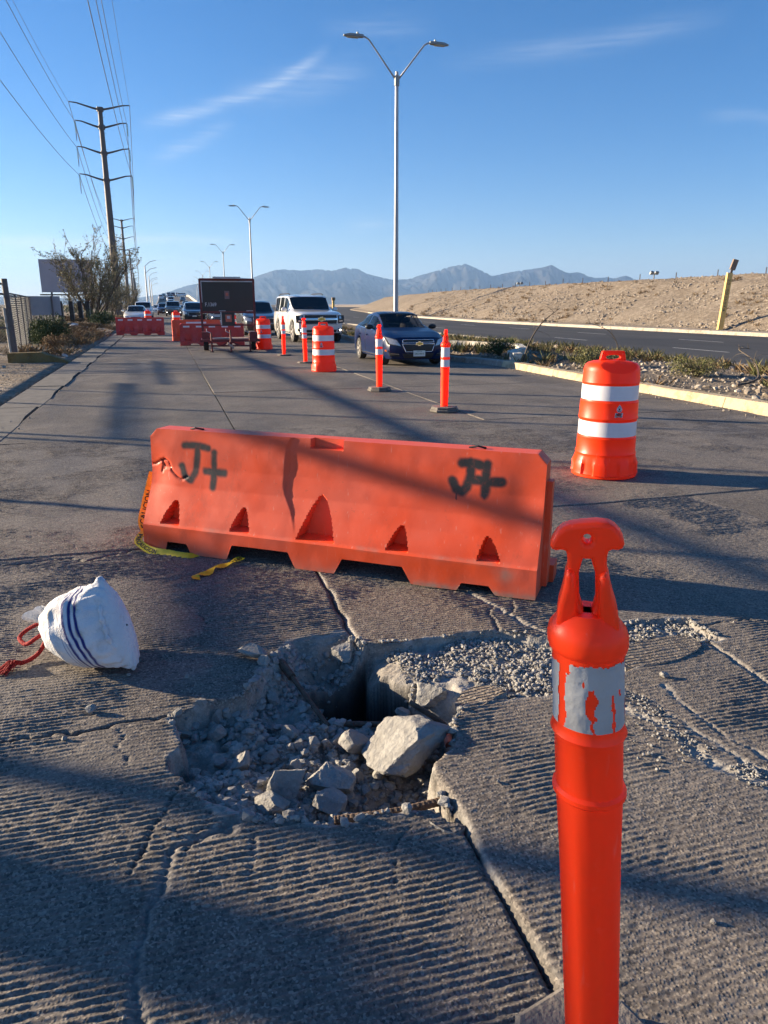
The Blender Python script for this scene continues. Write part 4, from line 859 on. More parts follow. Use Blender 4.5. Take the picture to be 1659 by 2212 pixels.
def scatter(name, label, cat, pts, sizes, m, seed=3, sub=1, parent=None, variants=12, squash=.75):
    """many small stones in one mesh"""
    r = np.random.RandomState(seed); V = []; Fc = []; off = 0
    shapes = [rock_shape(900 + seed * 13 + k, sub, 6, .06) for k in range(variants)]
    for (x, y, z), s_ in zip(pts, sizes):
        v, f = shapes[r.randint(variants)]; a = r.uniform(0, 6.28); ca, sa_ = math.cos(a), math.sin(a)
        q = (v - np.array([0, 0, .35])) * s_ * np.array([1, r.uniform(.7, 1), r.uniform(squash - .2, squash + .2)])
        tl = r.uniform(-.5, .5); q = np.stack([q[:, 0], q[:, 1] * math.cos(tl) - q[:, 2] * math.sin(tl), q[:, 1] * math.sin(tl) + q[:, 2] * math.cos(tl)], -1)
        q = np.stack([q[:, 0] * ca - q[:, 1] * sa_, q[:, 0] * sa_ + q[:, 1] * ca, q[:, 2]], -1) + np.array([x, y, z])
        V.append(q); Fc.append(f + off); off += len(v)
    me = fast_mesh(name, np.concatenate(V), np.concatenate(Fc)); o = link(name, me, m, parent)
    return tag(o, label, cat, kind='stuff')
def on_surface(xs, ys, dz=.003):
    z = surface(xs[:, None], ys[:, None])[0][:, 0]; return [(x, y, q + dz) for x, y, q in zip(xs, ys, z)]
r_ = np.random.RandomState(5)
# gravel bed
xs = r_.uniform(.75, 2.42, 9000); ys = r_.uniform(2.35, 3.12, 9000)
k = in_poly(xs, ys, GRAVEL) & in_poly(xs, ys, PIT) & (vnoise(xs * 7, ys * 7, 5) + .35 * (xs > 1.15) > .42); xs, ys = xs[k], ys[k]
sz = .007 + .016 * r_.rand(len(xs)) ** 2.2
M_GRAV = mat('grey_gravel', (.29, .275, .25), .9, 0, .55, 55)
scatter('gravel', 'loose grey gravel spilled over the broken slab', 'gravel', on_surface(xs, ys, .004), sz, M_GRAV, 4)
xs = r_.uniform(-.1, 1.0, 8000); ys = r_.uniform(1.84, 3.1, 8000)
k = in_poly(xs, ys, PIT) & ~in_poly(xs, ys, VOID) & ~in_poly(xs, ys, GRAVEL) & (vnoise(xs * 6, ys * 6, 9) + .25 * (xs > .3) > .46); xs, ys = xs[k], ys[k]
scatter('rubble', 'crumbled concrete rubble covering the pit floor', 'rubble', on_surface(xs, ys, .003), .007 + .036 * r_.rand(len(xs)) ** 3.2, M_ROCK, 6)
xs = r_.uniform(-1.0, 3.2, 420); ys = r_.uniform(1.2, 4.2, 420); k = ~in_poly(xs, ys, PIT) & (vnoise(xs * 1.3, ys * 1.3, 2) > .45); xs, ys = xs[k], ys[k]
scatter('grit', 'stray grit and crumbs of concrete on the road', 'grit', on_surface(xs, ys, .002), .004 + .012 * r_.rand(len(xs)) ** 3, M_ROCK, 8)
# crumbs in the pale cracks on the right
xs = np.concatenate([np.interp(r_.rand(260), np.linspace(0, 1, 5), [1.45, 1.593, 1.667, 1.683, 1.70]) + r_.normal(0, .016, 260), np.interp(r_.rand(120), [0, .5, 1], [1.72, 1.76, 1.80]) + r_.normal(0, .02, 120)])
ys = np.concatenate([np.interp((xs[:260] * 0 + r_.rand(260)), [0, .25, .6, .8, 1], [2.29, 2.195, 2.0, 1.918, 1.80]), r_.uniform(1.64, 1.76, 120)])
scatter('crack_crumbs', 'pale crumbs lying along the crack beside the delineator post', 'crumbs', on_surface(xs, ys, .003), .005 + .009 * r_.rand(len(xs)), M_ROCK, 10)
for x, y, s_, lab in ((-.377, 2.732, .045, 'lone grey stone on the road between sack and pit'), (-.453, 2.56, .022, 'tiny stone on the smooth worn concrete left of the pit'), (-.014, 2.921, .024, 'tiny stone in the shadow of the sack'), (1.90, 2.36, .035, 'pale crumb beside the lens-shaped slab fragment'), (-.25, 3.0, .02, 'tiny stone before the sack corner')):
    v, f = rock_shape(int(900 + x * 50), 3, 9, .06); me = fast_mesh('stone', v * np.array([s_, s_ * .8, s_ * .7]), f); o = link('stone', me, M_ROCK, None, True, 28); o.location = (x, y, hz_at(x, y) - .002); tag(o, lab, 'stone')
# loose slab pieces
def slab_piece(name, label, poly, z, th, tilt=(0, 0), topmat=M_SLABF):
    P_ = np.array(smooth_loop(poly, 1)); c_ = P_.mean(0); jr = np.random.RandomState(len(label)); P_ = P_ + jr.normal(0, .005, P_.shape)
    t = thing(name, label, 'slab fragment', (c_[0], c_[1], z)); t.rotation_euler = (tilt[0], tilt[1], 0)
    n_ = len(P_); q = P_ - c_
    v = [(x, y, th) for x, y in q] + [(x * .96, y * .96, 0) for x, y in q]
    pydata('broken_side', v, [(i, n_ + i, n_ + (i + 1) % n_, (i + 1) % n_) for i in range(n_)] + [tuple(range(2 * n_ - 1, n_ - 1, -1))], M_ROCK, t)
    bm = bmesh.new(); vs = [bm.verts.new((x, y, th)) for x, y in q]; bm.faces.new(vs); bmesh.ops.triangulate(bm, faces=bm.faces[:]); bmesh.ops.subdivide_edges(bm, edges=bm.edges[:], cuts=3, use_grid_fill=True)
    for p in bm.verts: p.co.z += .004 * float(fbm(np.array(p.co.x * 30), np.array(p.co.y * 30), 2, 3)) + .003 * max(0, math.sin((p.co.y + c_[1]) / .031 * 2 * math.pi))
    bm.normal_update()
    me = bpy.data.meshes.new('grooved_top'); bm.to_mesh(me); bm.free()
    if me.polygons[0].normal.z < 0: me.flip_normals()
    link('grooved_top', me, topmat, t); return t
slab_piece('slab_fragment', 'lens-shaped slab fragment lying on the gravel', [(1.898, 2.640), (2.057, 2.695), (2.204, 2.673), (2.268, 2.608), (2.234, 2.533), (2.027, 2.475), (1.852, 2.458), (1.78, 2.484), (1.8, 2.57)], -.05, .055, (.02, -.02))
slab_piece('slab_fragment', 'loose grooved chip at the tip of the pit by the joint', [(.640, 1.807), (.680, 1.776), (.758, 1.764), (.742, 1.715), (.66, 1.735)][::-1], -.055, .05, (-.05, .12))
slab_piece('slab_fragment', 'rounded grooved corner piece between gravel and slab edge', [(.98, 2.40), (1.03, 2.48), (1.13, 2.53), (1.22, 2.47), (1.20, 2.40), (1.10, 2.35), (1.0, 2.33)][::-1], -.075, .07, (-.10, -.10))
v, f = rock_shape(411, 3, 8, .06); me = fast_mesh('concrete_flake', v * np.array([.15, .085, .055]), f); o = link('concrete_flake', me, M_ROCK, None, True, 28); o.location = (.265, 3.02, .0); o.rotation_euler = (0, .1, -.85); tag(o, 'thin pale triangular flake on the road at the far pit rim', 'flake')
# reinforcing bars
M_RUST = mat('rusty_steel', (.13, .09, .065), .8, .3, .45, 30, .7, 120); M_SLEEVE = mat('red_plastic_sleeve', (.42, .14, .09), .6, 0, .2)
def rebar(label, pts, r, ribs=False, sleeve=None):
    t = thing('steel_bar', label, 'steel bar', pts[0]); p0 = Vector(pts[0])
    P_ = [Vector(p) - p0 for p in pts]; L = sum((b - a).length for a, b in zip(P_[:-1], P_[1:])); n_ = int(L / (.008 if ribs else .03)) + 2
    o_, s_, L = ribbon([tuple(p) for p in P_], lambda q: Vector((0, 0, 1)), .1, n_)
    MB().tube(o_, [r * (1.12 if ribs and i % 2 else 1) for i in range(n_)], 8).build('bar', M_RUST, t, not ribs)
    if sleeve: MB().tube([Vector(q) - p0 for q in sleeve], r * 1.75, 10).build('sleeve', M_SLEEVE if 'red' in label else M_RUST, t, True, 40)
rebar('rusty round bar with a pipe end slanting over the dark void', [(.394, 2.963, -.03), (.421, 2.886, -.055), (.512, 2.575, -.125)], .011, sleeve=[(.388, 2.98, -.026), (.419, 2.89, -.054)])
rebar('rusty bar lying straight along the near edge of the void', [(.47, 2.617, -.13), (.60, 2.57, -.125), (.73, 2.522, -.12)], .012)
rebar('bar with a red sleeve poking out behind the largest block', [(.845, 2.55, -.055), (.955, 2.432, -.11), (.94, 2.39, -.115)], .011, sleeve=[(.945, 2.40, -.108), (.925, 2.30, -.112)])
rebar('ribbed reinforcing bar along the near rim of the pit', [(.40, 1.955, -.07), (.586, 1.921, -.055), (.745, 1.918, -.045)], .013, True)

# ------------------------------------------------------------------ sack with rope
bag = thing('sandbag', 'white woven sack with dark blue stripes slumped on the road', 'sandbag', (-.42, 3.2, 0))
P1 = np.array([-.335, 3.20, .345]); P2 = np.array([-.235, 3.03, .012]); Mid = (P1 + P2) / 2; Nk = np.array([-.595, 3.34, .095])
axis = Nk - Mid; mj = (P1 - P2) / 2; mj0 = np.linalg.norm(mj)
nt, na = 130, 150
t_ = np.linspace(-.13, 1, nt); th = np.linspace(0, 2 * math.pi, na, endpoint=False); T, TH = np.meshgrid(t_, th, indexing='ij')
a_len = np.interp(T, [-.13, -.126, -.11, -.085, -.05, 0, .1, .3, .5, .7, .85, .95, 1], [.02, .25, .52, .76, .92, 1.0, 1.0, .97, .89, .70, .42, .18, .09]) * mj0
b_len = np.interp(T, [-.13, -.126, -.11, -.085, -.05, 0, .12, .3, .5, .7, .85, .95, 1], [.005, .02, .04, .055, .068, .08, .125, .165, .178, .15, .10, .05, .03])
axn = axis / np.linalg.norm(axis); mjn = mj / mj0; mnr = np.cross(axn, mjn); mnr /= np.linalg.norm(mnr)
ce = np.sign(np.cos(TH)) * np.abs(np.cos(TH)) ** .9; se_ = np.sign(np.sin(TH)) * np.abs(np.sin(TH)) ** .95
wr = 1 + .05 * sstep(.55, 1, T) * np.sin(TH * 13 + 3 * fbm(T * 3, TH, 2, 3)) + .14 * sstep(.82, 1, T) * np.sin(TH * 9) + .055 * fbm(T * 6, TH * 1.3, 4, 7) + .030 * np.exp(-((T - .03) / .16) ** 2) * np.sin(T * 9 + TH * 21 + 2 * fbm(T * 5, TH * 2, 2, 4)) + .07 * (.28 - np.abs(fbm(T * 3.2 + TH * .7, TH * 1.1 - T * 2, 3, 17))) + .17 * np.exp(-((T + .0) / .05) ** 2) * np.exp(-((np.cos(TH) - 1) / .03) ** 2) + .06 * np.exp(-(T / .06) ** 2) * np.exp(-((np.cos(TH) + 1) / .05) ** 2)
sag = np.zeros_like(T)
Pb = Mid + T[..., None] * axis + (a_len * ce * wr)[..., None] * mjn + (b_len * se_ * wr)[..., None] * mnr
Pb[..., 2] += .02 * np.sin(T * math.pi) * 0
zf_ = Pb[..., 2]; low = zf_ < .03; Pb[..., 2] = np.where(low, .004 + .026 * np.exp((zf_ - .03) / .05), zf_)
stripe = np.zeros_like(T); tw = T + .012 * fbm(TH * 2.0, T * 4, 3, 9)
for c_, wd in ((.20, .012), (.255, .012), (.31, .012), (.35, .004), (.38, .003)): stripe = np.maximum(stripe, sstep(wd + .004, wd - .002, np.abs(tw - c_)) * (1 if wd > .005 else .6))
pr = sstep(.5, .56, T) * sstep(.95, .85, T) * sstep(.45, .62, vnoise(T * 26, TH * 9, 5)) * .35
vis = sstep(.25, .05, np.abs(np.cos(TH) - .0) - .75)
stain = np.maximum(np.exp(-((T - .20) / .03) ** 2 - ((np.cos(TH) - .55) / .10) ** 2), .9 * np.exp(-((T - .20) / .025) ** 2 - ((np.cos(TH) - .0) / .12) ** 2)) * sstep(.3, .6, vnoise(T * 60, TH * 18, 8) + .25) + .55 * np.exp(-((T - .52) / .07) ** 2 - ((np.cos(TH) - .55) / .2) ** 2)
me = fast_mesh('sack', (Pb - np.array([-.42, 3.2, 0])).reshape(-1, 3), grid_faces(nt, na, closed=True)); set_col(me, 'col', np.stack([np.clip(stripe, 0, 1), np.clip(stain, 0, 1), np.clip(pr, 0, 1)], -1).reshape(-1, 3))
n = NT('woven_white_sack'); q, _ = n.attr('col')
c = n.mix(n.rng(n.noise(9, 5), .35, .7), (.66, .66, .67), (.78, .77, .75)); c = n.mix(q[2], c, (.28, .36, .46)); c = n.mix(n.math('MULTIPLY', q[1], .8), c, (.36, .25, .07)); c = n.mix(q[0], c, (.02, .025, .16))
c = n.mix(n.rng(n.noise(14, 6, rough=.7), .52, .72, 0, .5), c, (.40, .35, .29))
wv = n.math('MULTIPLY', n.math('SINE', n.math('MULTIPLY', n.noise(4, 2), 40)), .1)
M_SACK = n.set(col=c, rough=.7, spec=.25, nrm=n.bump(n.math('ADD', n.noise(24, 5, rough=.65), n.math('MULTIPLY', n.noise(160, 2), .4)), .55, .012))
link('sack', me, M_SACK, bag, True)
# sewn edge
sg_ = -1 if mnr[1] > 0 else 1
o_, s_, L = ribbon([tuple(P1 + (P2 - P1) * k + sg_ * mnr * (.082 * math.sin(math.pi * min(1, max(0, k))) ** .8 + .004 * math.sin(k * 23)) - axn * .006) for k in np.linspace(-.02, 1.0, 14)], lambda q: Vector(tuple(-axn)), .02, 60)
MB().tube([p - Vector((-.42, 3.2, 0)) for p in o_], [.009 + .003 * math.sin(i * 1.1) for i in range(60)], 8).build('sewn_seam', M_SACK, bag, True)
# gathered mouth
nt2, na2 = 24, 90; T, TH = np.meshgrid(np.linspace(0, 1, nt2), np.linspace(0, 2 * math.pi, na2, endpoint=False), indexing='ij')
rr = (.022 + .062 * T ** .8) * (1 + .55 * T * np.sin(TH * 7 + 2 * T) * .6 + .25 * T * np.sin(TH * 3 + 1)); ax2 = np.array([-.35, .25, .9]); ax2 /= np.linalg.norm(ax2); e1 = np.cross(ax2, [0, 0, 1.]); e1 /= np.linalg.norm(e1); e2 = np.cross(ax2, e1)
Pm = (Nk + np.array([.03, -.01, .02])) + (T * .085 * (1 + .35 * np.sin(TH * 5)))[..., None] * ax2 + (rr * np.cos(TH))[..., None] * e1 + (rr * np.sin(TH) * .55)[..., None] * e2
me = fast_mesh('gathered_mouth', (Pm - np.array([-.42, 3.2, 0])).reshape(-1, 3), grid_faces(nt2, na2, closed=True)); set_col(me, 'col', np.zeros((nt2 * na2, 3))); link('gathered_mouth', me, M_SACK, bag, True)
M_ROPE = mat('red_rope', (.33, .012, .012), .85, 0, .3, 40, .5, 90)
rope = thing('rope', 'frayed red rope tied round the neck of the white sack', 'rope', (-.66, 3.3, 0))
def twisted(pts, r, turns, nm):
    o_, s_, L = ribbon([tuple(Vector(p) - Vector((-.66, 3.3, 0))) for p in pts], lambda q: Vector((.1, .2, 1)), .01, 110)
    mbx = MB()
    for k in range(3):
        pp = []
        for i, (p, s2) in enumerate(zip(o_, s_)):
            a = i / 110 * turns * 6.283 + k * 2.094; d_ = (o_[min(i + 1, 109)] - o_[max(i - 1, 0)]).normalized(); b2 = d_.cross(s2)
            pp.append(p + (s2 * math.cos(a) + b2 * math.sin(a)) * r * .55)
        mbx.tube(pp, r * .62, 6)
    mbx.build(nm, M_ROPE, rope, True)
twisted([(-.60, 3.33, .10), (-.64, 3.28, .09), (-.69, 3.31, .055), (-.73, 3.40, .05), (-.70, 3.44, .07), (-.63, 3.42, .11)], .0085, 14, 'loop')
twisted([(-.60, 3.31, .075), (-.63, 3.27, .03), (-.665, 3.235, .014), (-.70, 3.205, .014)], .0085, 10, 'tail')
mbx = MB(); rr_ = random.Random(3)
for k in range(110):
    a = Vector((-.695 + rr_.gauss(0, .004), 3.208 + rr_.gauss(0, .004), .014 + rr_.uniform(0, .008))); d_ = Vector((-.07 + rr_.gauss(0, .014), -.045 + rr_.gauss(0, .02), 0))
    b = a + d_ * .5 + Vector((0, 0, rr_.uniform(0, .022))); c_ = a + d_ * rr_.uniform(.7, 1.15); c_.z = rr_.uniform(.003, .012)
    mbx.tube([p - Vector((-.66, 3.3, 0)) for p in (a, b, c_)], .0016, 4)
mbx.build('frayed_end', M_ROPE, rope)
# ------------------------------------------------------------------ vehicles
def paint(name, col, metal=0., rough=.3): return mat(name, col, rough, metal, .05, 3, 0, 40, .5, 1.0)
M_BLUE = mat('metallic_navy_paint', (.002, .012, .058), .30, 0, .05, 3, 0, 40, .22, .18); M_WHITEP = paint('white_car_paint', (.72, .71, .68), 0, .3)
M_DARKP = paint('charcoal_car_paint', (.035, .037, .04), .3); M_SILV = paint('silver_car_paint', (.36, .36, .36), .5); M_REDP = paint('maroon_car_paint', (.10, .015, .015), .2)
M_GLASS = mat('tinted_glass', (.010, .012, .014), .04, 0, .02, 4, 0, 40, .6)
M_CHROME = mat('chrome_trim', (.75, .75, .75), .16, 1., .03); M_TYRE = mat('tyre_rubber', (.03, .029, .028), .8, 0, .25, 12, .4, 60); M_TRIM = mat('black_trim', (.015, .015, .016), .5, 0, .1)
M_ALLOY = mat('alloy_rim', (.55, .53, .50), .32, .7, .08); M_LAMP = mat('headlamp_lens', (.42, .42, .42), .1, .35, .25, 22, 0, 40, .6, .6); M_LIT = mat('lit_headlamp', (.9, .9, .85), .2, 0, .02, 5, emit=((1, .95, .85), 6.0))
M_AMBER = mat('amber_lens', (.7, .16, .02), .3); M_GOLD = mat('gold_emblem', (.62, .42, .10), .35, .5, .05); M_PLATE = mat('plate_white', (.62, .66, .62), .4, 0, .06); M_PLINK = mat('plate_ink', (.05, .16, .10), .5); M_SEAT = mat('dark_seat_cloth', (.03, .03, .032), .8, 0, .2)
n = NT('clear_tinted_windscreen'); M_SCREEN = n.set(col=(.008, .010, .012), rough=.03, spec=.6, alpha=.50)
class Car:
    def __init__(s, name, label, cat, loc, rz, sp, pm, group=None, detail=2):
        s.p = sp; s.t = thing(name, label, cat, loc, rz, group); s.pm = pm; s.detail = detail; s.build()
    def nose(s, x, z):
        p = s.p; k = np.clip(np.abs(x) / (p['W'] / 2), 0, 1.1)
        return p['nose'] * k ** 2.6 + np.interp(z, p['rz'], p['ry'])
    def half(s, y): p = s.p; return np.interp(y, [0, .12, .45, 1.0, p['L'] - .9, p['L'] - .3, p['L']], [.88, .93, .975, 1, 1, .97, .86]) * p['W'] / 2
    def build(s):
        p = s.p; L, W, H = p['L'], p['W'], p['H']; t = s.t; hi = s.detail >= 2
        ty, tz = zip(*p['top']); by, bz = zip(*p['belt'])
        key = set(np.round(np.linspace(0, L, 34 if hi else 18), 3)) | set(np.round(ty, 3)) | {round(k, 3) for k in p.get('pillars', [])}
        for ya in (p['ax0'], p['ax1']): key |= set(np.round(ya + (p['rw'] + .06) * np.cos(np.linspace(0, math.pi, 13 if hi else 7)), 3))
        ys = np.array(sorted(k for k in key if 0 <= k <= L)); ys = ys[np.concatenate([[True], np.diff(ys) > .012])]
        prof = []
        for y in ys:
            zb = p['gc']
            for ya in (p['ax0'], p['ax1']):
                ra = p['rw'] + .055; d = abs(y - ya)
                if d < ra: zb = max(zb, p['rw'] + math.sqrt(ra * ra - d * d))
            w = float(s.half(y)); zt = float(np.interp(y, ty, tz)); be = min(float(np.interp(y, by, bz)), zt - .015)
            zb = min(zb, be - .1)
            g_ = float(sstep(.06, .30, np.array(zt - be))); xr = p['roofw'] * W / 2
            dz = be - zb
            lowp = [(w * .93, zb), (w * .975, zb + dz * .12), (w * .995, zb + dz * .35), (w, zb + dz * .6), (w * .985, zb + dz * .85), (w * .955, be)]
            hz = zt - be
            A = [(w * .93, be + .3 * hz), (w * .87, be + .62 * hz), (w * .80, be + .86 * hz), (w * .72, be + .92 * hz), (w * .52, be + .97 * hz), (w * .26, zt - .003), (0, zt)]
            xb = w * .925
            Bp = [(xb, be + .02), (xb + (xr - xb) * .5, be + hz * .5), (xr + .035, zt - .11), (xr, zt - .045), (xr * .82, zt - .014), (xr * .42, zt - .002), (0, zt)]
            prof.append(lowp + [tuple(np.array(a) * (1 - g_) + np.array(b) * g_) for a, b in zip(A, Bp)])
        P = np.array(prof); nS, nJ = P.shape[:2]; s.ys, s.P = ys, P
        fade = np.clip(1 - ys / .75, 0, 1)[:, None] ** 1.3; rear = np.clip((ys - L + .5) / .5, 0, 1)[:, None]
        Yv = ys[:, None] + fade * s.nose(P[..., 0], P[..., 1]) - rear * .10 * (np.abs(P[..., 0]) / (W / 2)) ** 2
        R_ = np.stack([P[..., 0], Yv, P[..., 1]], -1); Lf = R_[:, :-1][:, ::-1] * np.array([-1, 1, 1])
        A = np.concatenate([R_, Lf], 1); nA = A.shape[1]
        f = grid_faces(nS, nA)
        # classify faces: j index on either side
        ii = f[:, 0] // nA; jj = f[:, 0] % nA; js = np.minimum(jj, nA - 2 - jj)
        ym = (ys[ii] + ys[np.minimum(ii + 1, nS - 1)]) / 2
        scr = (js >= 9) & (ym > p['scr'][0]) & (ym < p['scr'][1])
        rear_w = (js >= 9) & (ym > p['rgl'][0]) & (ym < p['rgl'][1])
        side = np.zeros(len(f), int)
        for k, (a, b) in enumerate(p['win']): side[(js >= 6) & (js < 8) & (ym > a) & (ym < b)] = k + 1
        body = ~(scr | rear_w | (side > 0))
        Av = A.reshape(-1, 3)
        def part(nm, sel, m, sm=True, ang=32):
            ff = f[sel]
            if not len(ff): return None
            us_, inv = np.unique(ff, return_inverse=True)
            me = fast_mesh(nm, Av[us_], inv.reshape(-1, 4)); return link(nm, me, m, t, sm, ang)
        s.part_body = part('body', body, s.pm)
        part('windscreen', scr, M_SCREEN if p.get('clear') else M_GLASS); part('rear_window', rear_w, M_GLASS)
        for k in range(len(p['win'])):
            part('side_window', (side == k + 1) & (jj < nA / 2), M_SCREEN if p.get('clear') else M_GLASS); part('side_window', (side == k + 1) & (jj >= nA / 2), M_SCREEN if p.get('clear') else M_GLASS)
        # front and rear panels
        for i0, nm in ((0, 'front_panel'), (nS - 1, 'rear_panel')):
            row = P[i0]; nx = 17; v = []
            for j in range(nJ):
                for x in np.linspace(-row[j, 0], row[j, 0], nx):
                    y = (s.nose(x, row[j, 1]) if i0 == 0 else L - .10 * (abs(x) / (W / 2)) ** 2); v.append((x, y, row[j, 1]))
            ff = grid_faces(nJ, nx); me = fast_mesh(nm, np.array(v), ff[:, ::-1] if i0 else ff); link(nm, me, s.pm, t, True, 32)
        MB().box((-W / 2 + .15, .25, p['gc'] + .03), (W / 2 - .15, L - .2, min(p['rw'] * 2 - .05, .62))).build('underbody', M_TRIM, t)
        if not p.get('clear'): pass
        s.wheels()
        if s.detail >= 1: s.front()
        if hi: s.sides()
    def patch(s, nm, cs, m, off=.012, nx=10, nz=4, parent=None, skirt=.03):
        (x0, z0), (x1, z1), (x2, z2), (x3, z3) = cs     # lower left, lower right, upper right, upper left
        v = []
        for a in np.linspace(0, 1, nz):
            for b in np.linspace(0, 1, nx):
                x = (x0 * (1 - b) + x1 * b) * (1 - a) + (x3 * (1 - b) + x2 * b) * a; z = (z0 * (1 - b) + z1 * b) * (1 - a) + (z3 * (1 - b) + z2 * b) * a
                v.append((x, float(s.nose(x, z)) - off, z))
        f = [tuple(q)[::-1] for q in grid_faces(nz, nx)]
        rim = [b for b in range(nx)] + [a * nx + nx - 1 for a in range(1, nz)] + [(nz - 1) * nx + b for b in range(nx - 2, -1, -1)] + [a * nx for a in range(nz - 2, 0, -1)]
        o0 = len(v); v += [(v[i][0], v[i][1] + skirt, v[i][2]) for i in rim]; k = len(rim)
        f += [(rim[i], o0 + i, o0 + (i + 1) % k, rim[(i + 1) % k]) for i in range(k)]
        return pydata(nm, v, f, m, parent or s.t, True, 40)
    def frame(s, nm, cs, w, m, off=.02):
        pts = [Vector((x, float(s.nose(x, z)) - off, z)) for (a, b) in zip(cs, cs[1:] + cs[:1]) for x, z in [(a[0] + (b[0] - a[0]) * u, a[1] + (b[1] - a[1]) * u) for u in np.linspace(0, 1, 6)[:-1]]]
        return MB().tube(pts + pts[:1], w, 6, False).build(nm, m, s.t, True)
    def wheels(s):
        p = s.p; rw = p['rw']; tw = .21; n_ = 28 if s.detail >= 2 else 16
        for ya in (p['ax0'], p['ax1']):
            for sd in (-1, 1):
                xo = sd * (p['W'] / 2 - .015)
                wv = thing_part('wheel', s.t, (xo, ya, rw))
                M_ = Matrix.Rotation(sd * math.pi / 2, 4, 'Y')
                mb = MB().lathe([(rw * .64, -tw), (rw * .92, -tw), (rw, -tw + .03), (rw, -.03), (rw * .97, -.008), (rw * .80, 0), (rw * .66, -.012), (rw * .64, -.05)], n_, close=False)
                mb.v = [tuple(M_ @ Vector(q)) for q in mb.v]; mb.build('tyre', M_TYRE, wv, True, 40)
                mb = MB().lathe([(rw * .66, -.02), (rw * .60, -.03), (rw * .56, -.10), (.01, -.10)], n_, close=False); mb.v = [tuple(M_ @ Vector(q)) for q in mb.v]; mb.build('rim', M_TRIM if s.detail >= 2 else M_ALLOY, wv, True, 40)
                if s.detail >= 2:
                    mb = MB().lathe([(rw * .665, -.006), (rw * .60, -.006), (rw * .58, -.03)], n_, close=False)
                    for k in range(5):
                        a = k * 2 * math.pi / 5 + .3
                        for da in (-.13, .13):
                            v, f = bar((.05 * rw * math.cos(a), .05 * rw * math.sin(a), -.03), (rw * .62 * math.cos(a + da), rw * .62 * math.sin(a + da), -.018), rw * .13, .03); mb.add(v, f)
                    mb.lathe([(rw * .16, -.06), (rw * .16, -.008), (.005, -.004)], 14, close=False)
                    mb.v = [tuple(M_ @ Vector(q)) for q in mb.v]; mb.build('spokes', M_ALLOY, wv, True, 35)
    def side_x(s, y, z):
        i = int(np.clip(np.searchsorted(s.ys, y), 0, len(s.ys) - 1)); return float(np.interp(z, s.P[i][:9, 1], s.P[i][:9, 0]))
    def sides(s):
        p = s.p
        for sd in (-1, 1):
            for y in p.get('seams', []):
                be = float(np.interp(y, *zip(*p['belt']))); zz = np.linspace(p['gc'] + .12, be, 9)
                MB().tube([(sd * (s.side_x(y, z) + .001), y + .03 * math.sin((z - .3) * 3), z) for z in zz], .006, 5).build('door_seam', M_TRIM, s.t)
            for y in p.get('handles', []):
                z = p['hz']; x = s.side_x(y, z); v, f = bar((sd * (x + .02), y - .10, z), (sd * (x + .02), y + .10, z + .005), .035, .03); o = pydata('door_handle', v, f, s.pm if not p.get('chrome_handle') else M_CHROME, s.t)
            my, mz = p['mirror']; x = s.side_x(my, mz - .05)
            v_, f_ = ICO[2]; q = v_ * np.array([.125, .085, .075 if H_of(p) < 1.6 else .10]) + np.array([sd * (x + .17), my - .02, mz]); pydata('mirror', q, f_, p.get('mm', M_TRIM), s.t, True)
            v, f = bar((sd * (x - .03), my + .02, mz - .05), (sd * (x + .12), my, mz - .035), .05, .03); pydata('mirror_arm', v, f, M_TRIM, s.t)
            a, b = p['ax0'] + p['rw'] + .1, p['ax1'] - p['rw'] - .1
            v, f = bar((sd * (s.side_x((a + b) / 2, p['gc'] + .09) + .004), a, p['gc'] + .07), (sd * (s.side_x((a + b) / 2, p['gc'] + .09) + .004), b, p['gc'] + .07), .02, .035); pydata('sill_trim', v, f, p.get('sill', M_TRIM), s.t)
            bl = [(sd * (s.side_x(y, float(np.interp(y, *zip(*p['belt'])))) + .004), y, float(np.interp(y, *zip(*p['belt']))) + .012) for y in np.linspace(p['win'][0][0] + .1, p['win'][-1][1], 12)]
            MB().tube(bl, .012, 5).build('belt_trim', p.get('belt_m', M_TRIM), s.t)
        if p.get('clear'):
            for x in (-.38, .38):
                MB().tube([(x, 2.35, .55), (x, 2.5, .9), (x, 2.56, 1.12)], [.24, .23, .18], 10).build('seat', M_SEAT, s.t, True); MB().tube([(x, 2.57, 1.16), (x, 2.58, 1.30)], [.13, .12], 10).build('headrest', M_SEAT, s.t, True)
            MB().box((-.72, 1.5, .7), (.72, 1.85, .93)).build('dashboard', M_TRIM, s.t); MB().box((-.7, 3.1, .5), (.7, 3.4, 1.0)).build('rear_seat', M_SEAT, s.t)
            MB().box((-.06, 2.02, 1.33), (.1, 2.05, 1.39)).build('rear_view_mirror', M_TRIM, s.t); MB().tube([(.38 + .17 * math.cos(a), 1.92, .92 + .16 * math.sin(a)) for a in np.linspace(0, 6.28, 16)], .016, 6).build('steering_wheel', M_TRIM, s.t)
    def front(s):
        p = s.p
        for nm, cs, m, off in p['front']: s.patch(nm, cs, m, off)
        for nm, cs, w, m in p.get('frames', []): s.frame(nm, cs, w, m)
def H_of(p): return p['H']
def thing_part(name, parent, loc):
    o = bpy.data.objects.new(name, None); o.empty_display_size = .1; C.objects.link(o); o.parent = parent; o.location = loc; return o
def mirror_x(cs): return [(-cs[1][0], cs[1][1]), (-cs[0][0], cs[0][1]), (-cs[3][0], cs[3][1]), (-cs[2][0], cs[2][1])]
def both(nm, cs, m, off): return [(nm, cs, m, off), (nm, mirror_x(cs), m, off)]
